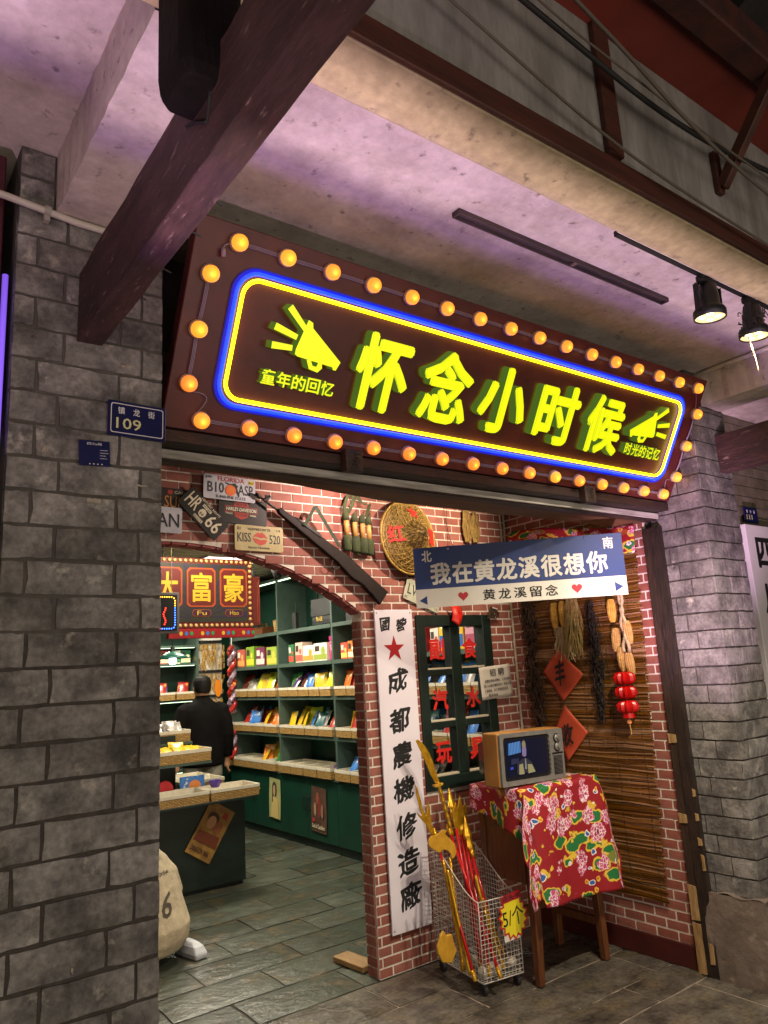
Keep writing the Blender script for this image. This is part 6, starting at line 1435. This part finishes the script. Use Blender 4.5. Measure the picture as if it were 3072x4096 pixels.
for k, (ch, s) in enumerate((('大', 'Da'), ('富', 'Fu'), ('豪', 'Hao'))):
    x = .058+.213*k; c_ = .018
    oc = lambda e: [(x+c_-e, .185-e), (x+.165-c_+e, .185-e), (x+.165+e, .185+c_-e), (x+.165+e, .405-c_+e), (x+.165-c_+e, .405+e), (x+c_-e, .405+e), (x-e, .405-c_+e), (x-e, .185+c_-e)]
    flat('character_frame', oc(.010), ORN, dh, -.0055); flat('character_panel', oc(0), RPN, dh, -.0070)
    text(ch, (x+.016,.205,x+.149,.385), GLD, dh, -.0085, bold=.018, depth=.001, name='character')
    flat('name_pill', rrect(x+.025,.118,x+.145,.160,.018,4), ORN, dh, -.0055); flat('name_pill_fill', rrect(x+.028,.121,x+.142,.157,.016,4), M('plum', srgb('#3a1a34'), rough=.5), dh, -.0068)
    text(s, (x+.055,.126,x+.115,.152), GLD, dh, -.0080, depth=.0008)
dots = [(.02+.0335*i, .458) for i in range(21)]+[(.02+.0335*i, .064) for i in range(21)]+[(.681, .10+.0335*i) for i in range(11)]
dm = MB().lathe([(0,.006),(.009,.005),(.0125,0)], 10, Matrix.Rotation(PI/2,4,'X')).mesh('marquee_dot', M('dot_cream', srgb('#c9a566'), rough=.4), True)
for x, z in dots: o_ = bpy.data.objects.new('marquee_dot', dm); link(o_, dh); o_.location = (x, -.0005, z)
obj('side_bracket', MB().box(.6985, .755, .005, .028, .06, .37), RPN, dh, bev=.003)
for e in (0, .010): obj('bracket_line', MB().tube([(.708+e,.003,.08+e),(.745-e,.003,.08+e),(.745-e,.003,.35-e),(.708+e,.003,.35-e)], .0015, 4), ORN, dh)
obj('lower_rail', MB().box(.15, .705, -.004, .03, -.012, .0445), REDP, dh, bev=.002)
for k in range(4):
    for j, c in enumerate(('#d8b83a','#3a78c8','#2f9a5a')): flat('coloured_spot', ell(.225+.135*k+.033*j, .017, .0105, .0125), M('spot_'+c, srgb(c), rough=.4), dh, -.0055)
for x in (.12, .58): obj('chain', MB().tube([(x,.015,.475),(x,.015,.845)], .003, 5), STEELB, dh)
sl = thing('spotlight', 'small unseen spotlight added to brighten the red and gold hanging sign', 'spotlight', (1.75, 3.78, 2.705))  # fitting and its light added to brighten the sign face
q = Matrix.Translation((0,0,-.06)) @ Vector((0,.75,-.65)).normalized().to_track_quat('Z','Y').to_matrix().to_4x4()
obj('stem', MB().tube([(0,0,0),(0,0,-.05)], .006, 8), STEELB, sl); obj('lamp_body', MB().lathe([(.015,-.04),(.026,-.03),(.028,.03),(.024,.03)], 16, q, cap=False), STEELB, sl, smooth=True)
lamp('added_sign_light', 'SPOT', Vector((1.75,3.78,2.705))+q @ Vector((0,0,.035)), 46, (1.0,.86,.66), (1.85,4.3,2.1), spot_size=rad(100), spot_blend=.6, shadow_soft_size=.02)
ls = thing('led_sign', 'small LED sign with red, blue and yellow dots beside the pillar', 'sign', (1.26, 4.0, 1.86))
obj('case', MB().box(0, .30, 0, .03, 0, .225), M('grey_case', srgb('#6d6a68'), rough=.5), ls, bev=.003); obj('face', MB().box(.014, .286, -.002, -.0004, .014, .211), BLACK, ls)
LR, LBL, LY = E('led_red', (1.0,.04,.02), 4), E('led_blue', (.05,.18,1.0), 5), E('led_yellow', (1.0,.5,.05), 3.5)
lm = {k: MB().lathe([(0,.004),(.003,.0035),(.0042,0)], 7, Matrix.Rotation(PI/2,4,'X')).mesh('led', k) for k in (LR, LBL, LY)}
per = rrect(.026, .026, .274, .199, .02, 2); L_ = []
for i in range(len(per)):
    a, b = Vector(per[i]), Vector(per[(i+1) % len(per)]); n = max(1, int((b-a).length/.0125))
    for k in range(n): L_.append(a.lerp(b, k/n))
for p in L_: o_ = bpy.data.objects.new('led', lm[LY if p.y > .15 else LBL if p.x > .19 else LR]); link(o_, ls); o_.location = (p.x, -.002, p.y)
for i in range(9):
    o_ = bpy.data.objects.new('led', lm[LR]); link(o_, ls); o_.location = (.215+.006*math.sin(i), -.002, .05+i*.011)
obj('hanging_cord', MB().tube([(.26,.015,.225),(.26,.015,.845)], .002, 5), M('pale_cord', srgb('#b8a878'), rough=.7), ls)
pd = thing('pendant_lamp', 'green enamel pendant lamp with a glowing bulb', 'lamp', (2.29, 6.02, 1.80))
obj('shade', MB().lathe([(.022,.045),(.045,.04),(.085,.018),(.135,-.012),(.132,-.014),(.08,.012),(.03,.03)], 28, cap=False), M('pendant_green', srgb('#2a6a58'), srgb('#225a4a'), 5, .3), pd, smooth=True); obj('neck', MB().lathe([(.0,.085),(.014,.085),(.024,.045)], 16), STEELB, pd); obj('cord', MB().tube([(0,0,.085),(0,0,.90)], .004, 6), STEELB, pd)
obj('bulb', MB().lathe([(0,-.062),(.02,-.058),(.032,-.04),(.030,-.018),(.02,.0),(0,.005)], 16), E('bulb_cool', (.62,.78,1.0), 14), pd, smooth=True)
for k, (x, y) in enumerate(((3.30,6.6), (3.45,6.35))):
    t = thing('spotlight', 'black ceiling spotlight inside the shop, %s of the pair' % ('left' if k == 0 else 'right'), 'spotlight', (x, y, 2.705), group='ceiling spotlights in the shop')
    q = Matrix.Translation((0,0,-.13)) @ Vector((.5,.3,-.7)).normalized().to_track_quat('Z','Y').to_matrix().to_4x4()
    obj('stem', MB().tube([(0,0,0),(0,0,-.09)], .008, 8), STEELB, t); obj('lamp_body', MB().lathe([(.02,-.06),(.036,-.05),(.042,.05),(.038,.05),(.034,.02)], 18, q, cap=False), STEELB, t, smooth=True); obj('lens', MB().lathe([(0,.03),(.034,.03),(.034,.034),(0,.034)], 18, q), E('shop_lens', (1.0,.9,.7), 10), t)
for x, y, p, sx, sy in ((1.7,4.9,26,1.6,.8), (3.0,4.6,34,1.4,.8), (3.0,6.4,58,1.2,1.0), (2.8,7.7,50,1.4,.8)):  # the panel inside the window is added to brighten the shelves there
    pl = thing('ceiling_panel', 'flat lit ceiling panel in the shop at %.1f m depth' % y if False else {4.9:'lit ceiling panel above the shop entrance',4.6:'lit ceiling panel added to brighten the shelves inside the window',6.4:'lit ceiling panel before the right rack',7.7:'lit ceiling panel above the man'}[y], 'lamp', (x, y, 2.70), group='ceiling panels in the shop')
    obj('frame', MB().box(-.30,.30,-.15,.15,-.012,.004), WHITE, pl); obj('diffuser', MB().box(-.28,.28,-.13,.13,-.0165,-.0125), E('diffuser', (1.0,.94,.80), 3.0), pl)
    lamp('ceiling_panel_light', 'AREA', (x, y, 2.675), p, (1.0,.90,.72), (x, y, 0), shape='RECTANGLE', size=.56, size_y=.26)

# ------------------------------------------------------------------ people in the shop
def ell_ring(cx, cy, z, a, b, n=20, tilt=0): return [(cx+a*math.cos(2*PI*i/n), cy+b*math.sin(2*PI*i/n), z+tilt*math.sin(2*PI*i/n)) for i in range(n)]
def remesh(o, s):
    md = o.modifiers.new('remesh', 'REMESH'); md.mode = 'VOXEL'; md.voxel_size = s; md.use_smooth_shade = True
    sm = o.modifiers.new('smooth', 'SMOOTH'); sm.factor = .5; sm.iterations = 3
SKIN = M('skin', srgb('#b98a68'), srgb('#aa7b5a'), 20, .55); HAIR = M('black_hair', srgb('#100c0a'), srgb('#070505'), 60, .6, spec=.15, bump=.6, bscale=180, stretch=(1,1,.3)); JACK = M('black_jacket', srgb('#0e0c0b'), srgb('#080707'), 9, .9, spec=.1, bump=1.0, bscale=14); TROU = M('stone_trousers', srgb('#8b8778'), srgb('#7a7668'), 10, .85, bump=.5, bscale=20); SHOE = M('shoe_black', srgb('#161616'), rough=.6)
def hand(mb, w_, d, s):
    """palm with four curled fingers and a thumb at wrist w_, pointing along d, thumb on side s"""
    d = Vector(d).normalized(); side = Vector((0,1,0)).cross(d).normalized()*s; fwd = Vector((0,1,0))
    w_ = Vector(w_); mb.tube([w_-d*.02, w_+d*.03, w_+d*.075, w_+d*.085], [.024,.030,.030,.018], 10)
    for i, l in enumerate((.062,.072,.068,.052)):
        b = w_+d*.075+fwd*(.022-.0145*i); mb.tube([b, b+d*l*.5-side*.004, b+d*l*.85-side*.018, b+d*l*.95-side*.03], [.0088,.0085,.0078,.006], 8)
    b = w_+d*.02+fwd*.02; mb.tube([b, b+d*.03+fwd*.02, b+d*.06+fwd*.018-side*.01], [.012,.0105,.008], 8)
def man():
    t = thing('person', 'man in black jacket and stone trousers seen from behind at the back shelves', 'person', (3.085, 7.30, 0), rad(-12))
    mb = MB()
    mb.loft([ell_ring(0,.005+o_,z,a,b) for z,a,b,o_ in ((1.405,.055,.060,0),(1.43,.062,.072,.006),(1.465,.072,.086,.012),(1.50,.077,.094,.010),(1.54,.080,.097,.006),(1.58,.077,.093,.002),(1.61,.062,.074,0),(1.63,.03,.035,0))])
    mb.tube([(0,-.012,1.28),(0,-.006,1.36),(0,.0,1.44)], [.075,.056,.056], 14)
    for s in (-1, 1): mb.lathe([(0,-.006),(.017,-.004),(.02,.002),(.012,.006),(0,.006)], 10, Matrix.Translation((s*.083,-.002,1.515)) @ Matrix.Rotation(PI/2,4,'Y') @ Matrix.Scale(1.5,4,(1,0,0)))
    mb.tube([(0,.098,1.535),(0,.116,1.505),(0,.104,1.495)], [.008,.013,.008], 8); mb.tube([(-.02,.098,1.462),(.02,.098,1.462)], .007, 6)
    for s in (-1, 1):
        mb.tube([(s*.19,-.01,1.30),(s*.245,-.02,1.05),(s*.25,.02,.83)], [.05,.04,.026], 10); hand(mb, (s*.25,.022,.82), (0,.12,-1), s)
        mb.tube([(s*.09,0,.84),(s*.10,.01,.46),(s*.10,-.01,.10)], [.08,.05,.035], 12)
    mb.loft([ell_ring(0,0,z,a,b) for z,a,b in ((.82,.14,.10),(1.0,.14,.095),(1.2,.16,.10),(1.32,.15,.08))])
    o = obj('body', mb, SKIN, t, smooth=True); remesh(o, .0065)
    mb = MB()
    mb.loft([ell_ring(0,.0,z,a,b) for z,a,b in ((.770,.195,.135),(.79,.205,.142),(.90,.200,.138),(1.02,.200,.132),(1.14,.210,.132),(1.24,.218,.130),(1.31,.205,.118),(1.36,.165,.102),(1.395,.105,.085),(1.42,.075,.075),(1.45,.070,.074))])
    for s in (-1, 1): mb.tube([(s*.13,0,1.33),(s*.185,-.004,1.30),(s*.225,-.012,1.20),(s*.248,-.022,1.06),(s*.252,.0,.94),(s*.252,.018,.845)], [.07,.078,.073,.064,.056,.048], 14)
    o = obj('jacket', mb, JACK, t, smooth=True); remesh(o, .009)
    mb = MB(); mb.loft([ell_ring(0,0,z,a,b) for z,a,b in ((.80,.175,.118),(.88,.172,.115),(.95,.165,.11))])
    for s in (-1, 1): mb.tube([(s*.085,0,.86),(s*.095,.0,.70),(s*.10,.012,.46),(s*.102,-.004,.12),(s*.102,-.004,.06)], [.105,.10,.078,.068,.070], 14)
    o = obj('trousers', mb, TROU, t, smooth=True); remesh(o, .009)
    mb = MB(); mb.loft([ell_ring(0,-.006+o_,z,a,b) for z,a,b,o_ in ((1.475,.058,.052,-.048),(1.50,.080,.080,-.022),(1.53,.088,.094,-.012),(1.56,.091,.102,-.004),(1.595,.088,.103,.0),(1.625,.072,.088,.0),(1.645,.04,.05,0),(1.65,.01,.01,0))])
    o = obj('hair', mb, HAIR, t, smooth=True); remesh(o, .006)
    for s in (-1, 1): obj('shoe', MB().loft([[(s*.10+x*k, y*k-.02+.04, z) for x, y in ((-.045,-.10),(.045,-.10),(.055,.02),(.045,.15),(0,.17),(-.045,.15),(-.055,.02))] for z, k in ((.001,1),(.04,1),(.085,.6))]), SHOE, t, bev=.01, seg=2)
man()
HOOD = M('cream_hoodie', srgb('#b3a68c'), srgb('#9c8f76'), 8, .9, bump=4, bscale=7, fine=(30,.12))
def girl():
    t = thing('person', 'crouching person in a cream hoodie with dark print, half hidden by the left pillar', 'person', (1.635, 4.72, 0), rad(10))
    mb = MB()
    mb.loft([ell_ring(0,.10+o_,z,a,b) for z,a,b,o_ in ((.60,.04,.05,.02),(.63,.07,.08,.03),(.68,.085,.10,.04),(.74,.082,.098,.045),(.79,.055,.065,.045),(.81,.02,.02,.045))])
    mb.tube([(0,.04,.50),(0,.08,.58),(0,.12,.66)], [.06,.05,.05], 12); mb.loft([ell_ring(0,.0,z,a,b) for z,a,b in ((.12,.15,.13),(.3,.16,.12),(.48,.13,.10))])
    for s in (-1, 1):
        mb.tube([(s*.09,.0,.18),(s*.12,.22,.34),(s*.12,.12,.10),(s*.12,.14,.04)], [.08,.065,.045,.04], 12)
        mb.tube([(s*.15,.05,.50),(s*.19,.16,.36),(s*.10,.30,.34)], [.045,.04,.028], 10); hand(mb, (s*.10,.30,.34), (-s*.4,.8,-.3), -s)
    mb.tube([(0,.215,.695),(0,.232,.678)], [.008,.012], 8)
    o = obj('body', mb, SKIN, t, smooth=True); remesh(o, .0075)
    mb = MB()
    mb.loft([ell_ring(.0,.0+o_,z,a,b) for z,a,b,o_ in ((.055,.17,.15,0),(.075,.225,.19,0),(.13,.262,.215,0),(.20,.272,.215,.0),(.30,.246,.185,.015),(.40,.222,.165,.03),(.50,.20,.14,.045),(.57,.155,.115,.06),(.62,.10,.09,.075),(.65,.07,.075,.085))])
    for s in (-1, 1): mb.tube([(s*.10,.04,.53),(s*.160,.02,.46),(s*.205,.03,.36),(s*.205,.13,.27),(s*.12,.27,.31)], [.06,.060,.056,.054,.045], 12)
    mb.loft([ell_ring(0,.02,z,a,b) for z,a,b in ((.54,.11,.07),(.58,.115,.085),(.63,.085,.06))])
    o = obj('hoodie', mb, HOOD, t, smooth=True); remesh(o, .010)
    mb = MB(); mb.loft([ell_ring(0,.085+o_,z,a,b) for z,a,b,o_ in ((.58,.06,.04,-.04),(.64,.088,.085,0),(.70,.096,.105,.02),(.76,.09,.10,.035),(.81,.06,.065,.04),(.83,.01,.01,.04))])
    o = obj('hair', mb, HAIR, t, smooth=True); remesh(o, .006)
    PR = M('grey_print', srgb('#6f685d'), rough=.85)
    def conf(ob):
        for v in ob.data.vertices:
            x, y, z = v.co; zz = max(.13, min(.57, z)); tt = (zz-.13)/.44; a = .272-.115*tt**1.3; b = .218-.10*tt; v.co.y = (.05*tt)-b*math.sqrt(max(.05, 1-(x/a)**2))-.012+.0*y
    conf(text('6', (.01,.27,.085,.40), PR, t, 0, bold=.012, shear=.3, depth=.001, name='printed_letter')); conf(text('Style', (-.02,.485,.10,.512), PR, t, 0, bold=.02, depth=.001, name='printed_letter'))
    mb = MB()
    for s in (-1, 1):
        o = obj('shoe', MB().loft([[(s*.17+x*k+.02, y*k+.02, z) for x, y in ((-.04,-.13),(.04,-.13),(.05,0),(.04,.12),(0,.14),(-.04,.12),(-.05,0))] for z, k in ((.001,1),(.03,1.02),(.065,.8),(.085,.45))]), M('white_shoe', srgb('#b9bcc4'), srgb('#a8abb2'), 20, .6), t, bev=.01, seg=2)
        o.location = (.055 if s > 0 else 0, -.10, 0)
girl()
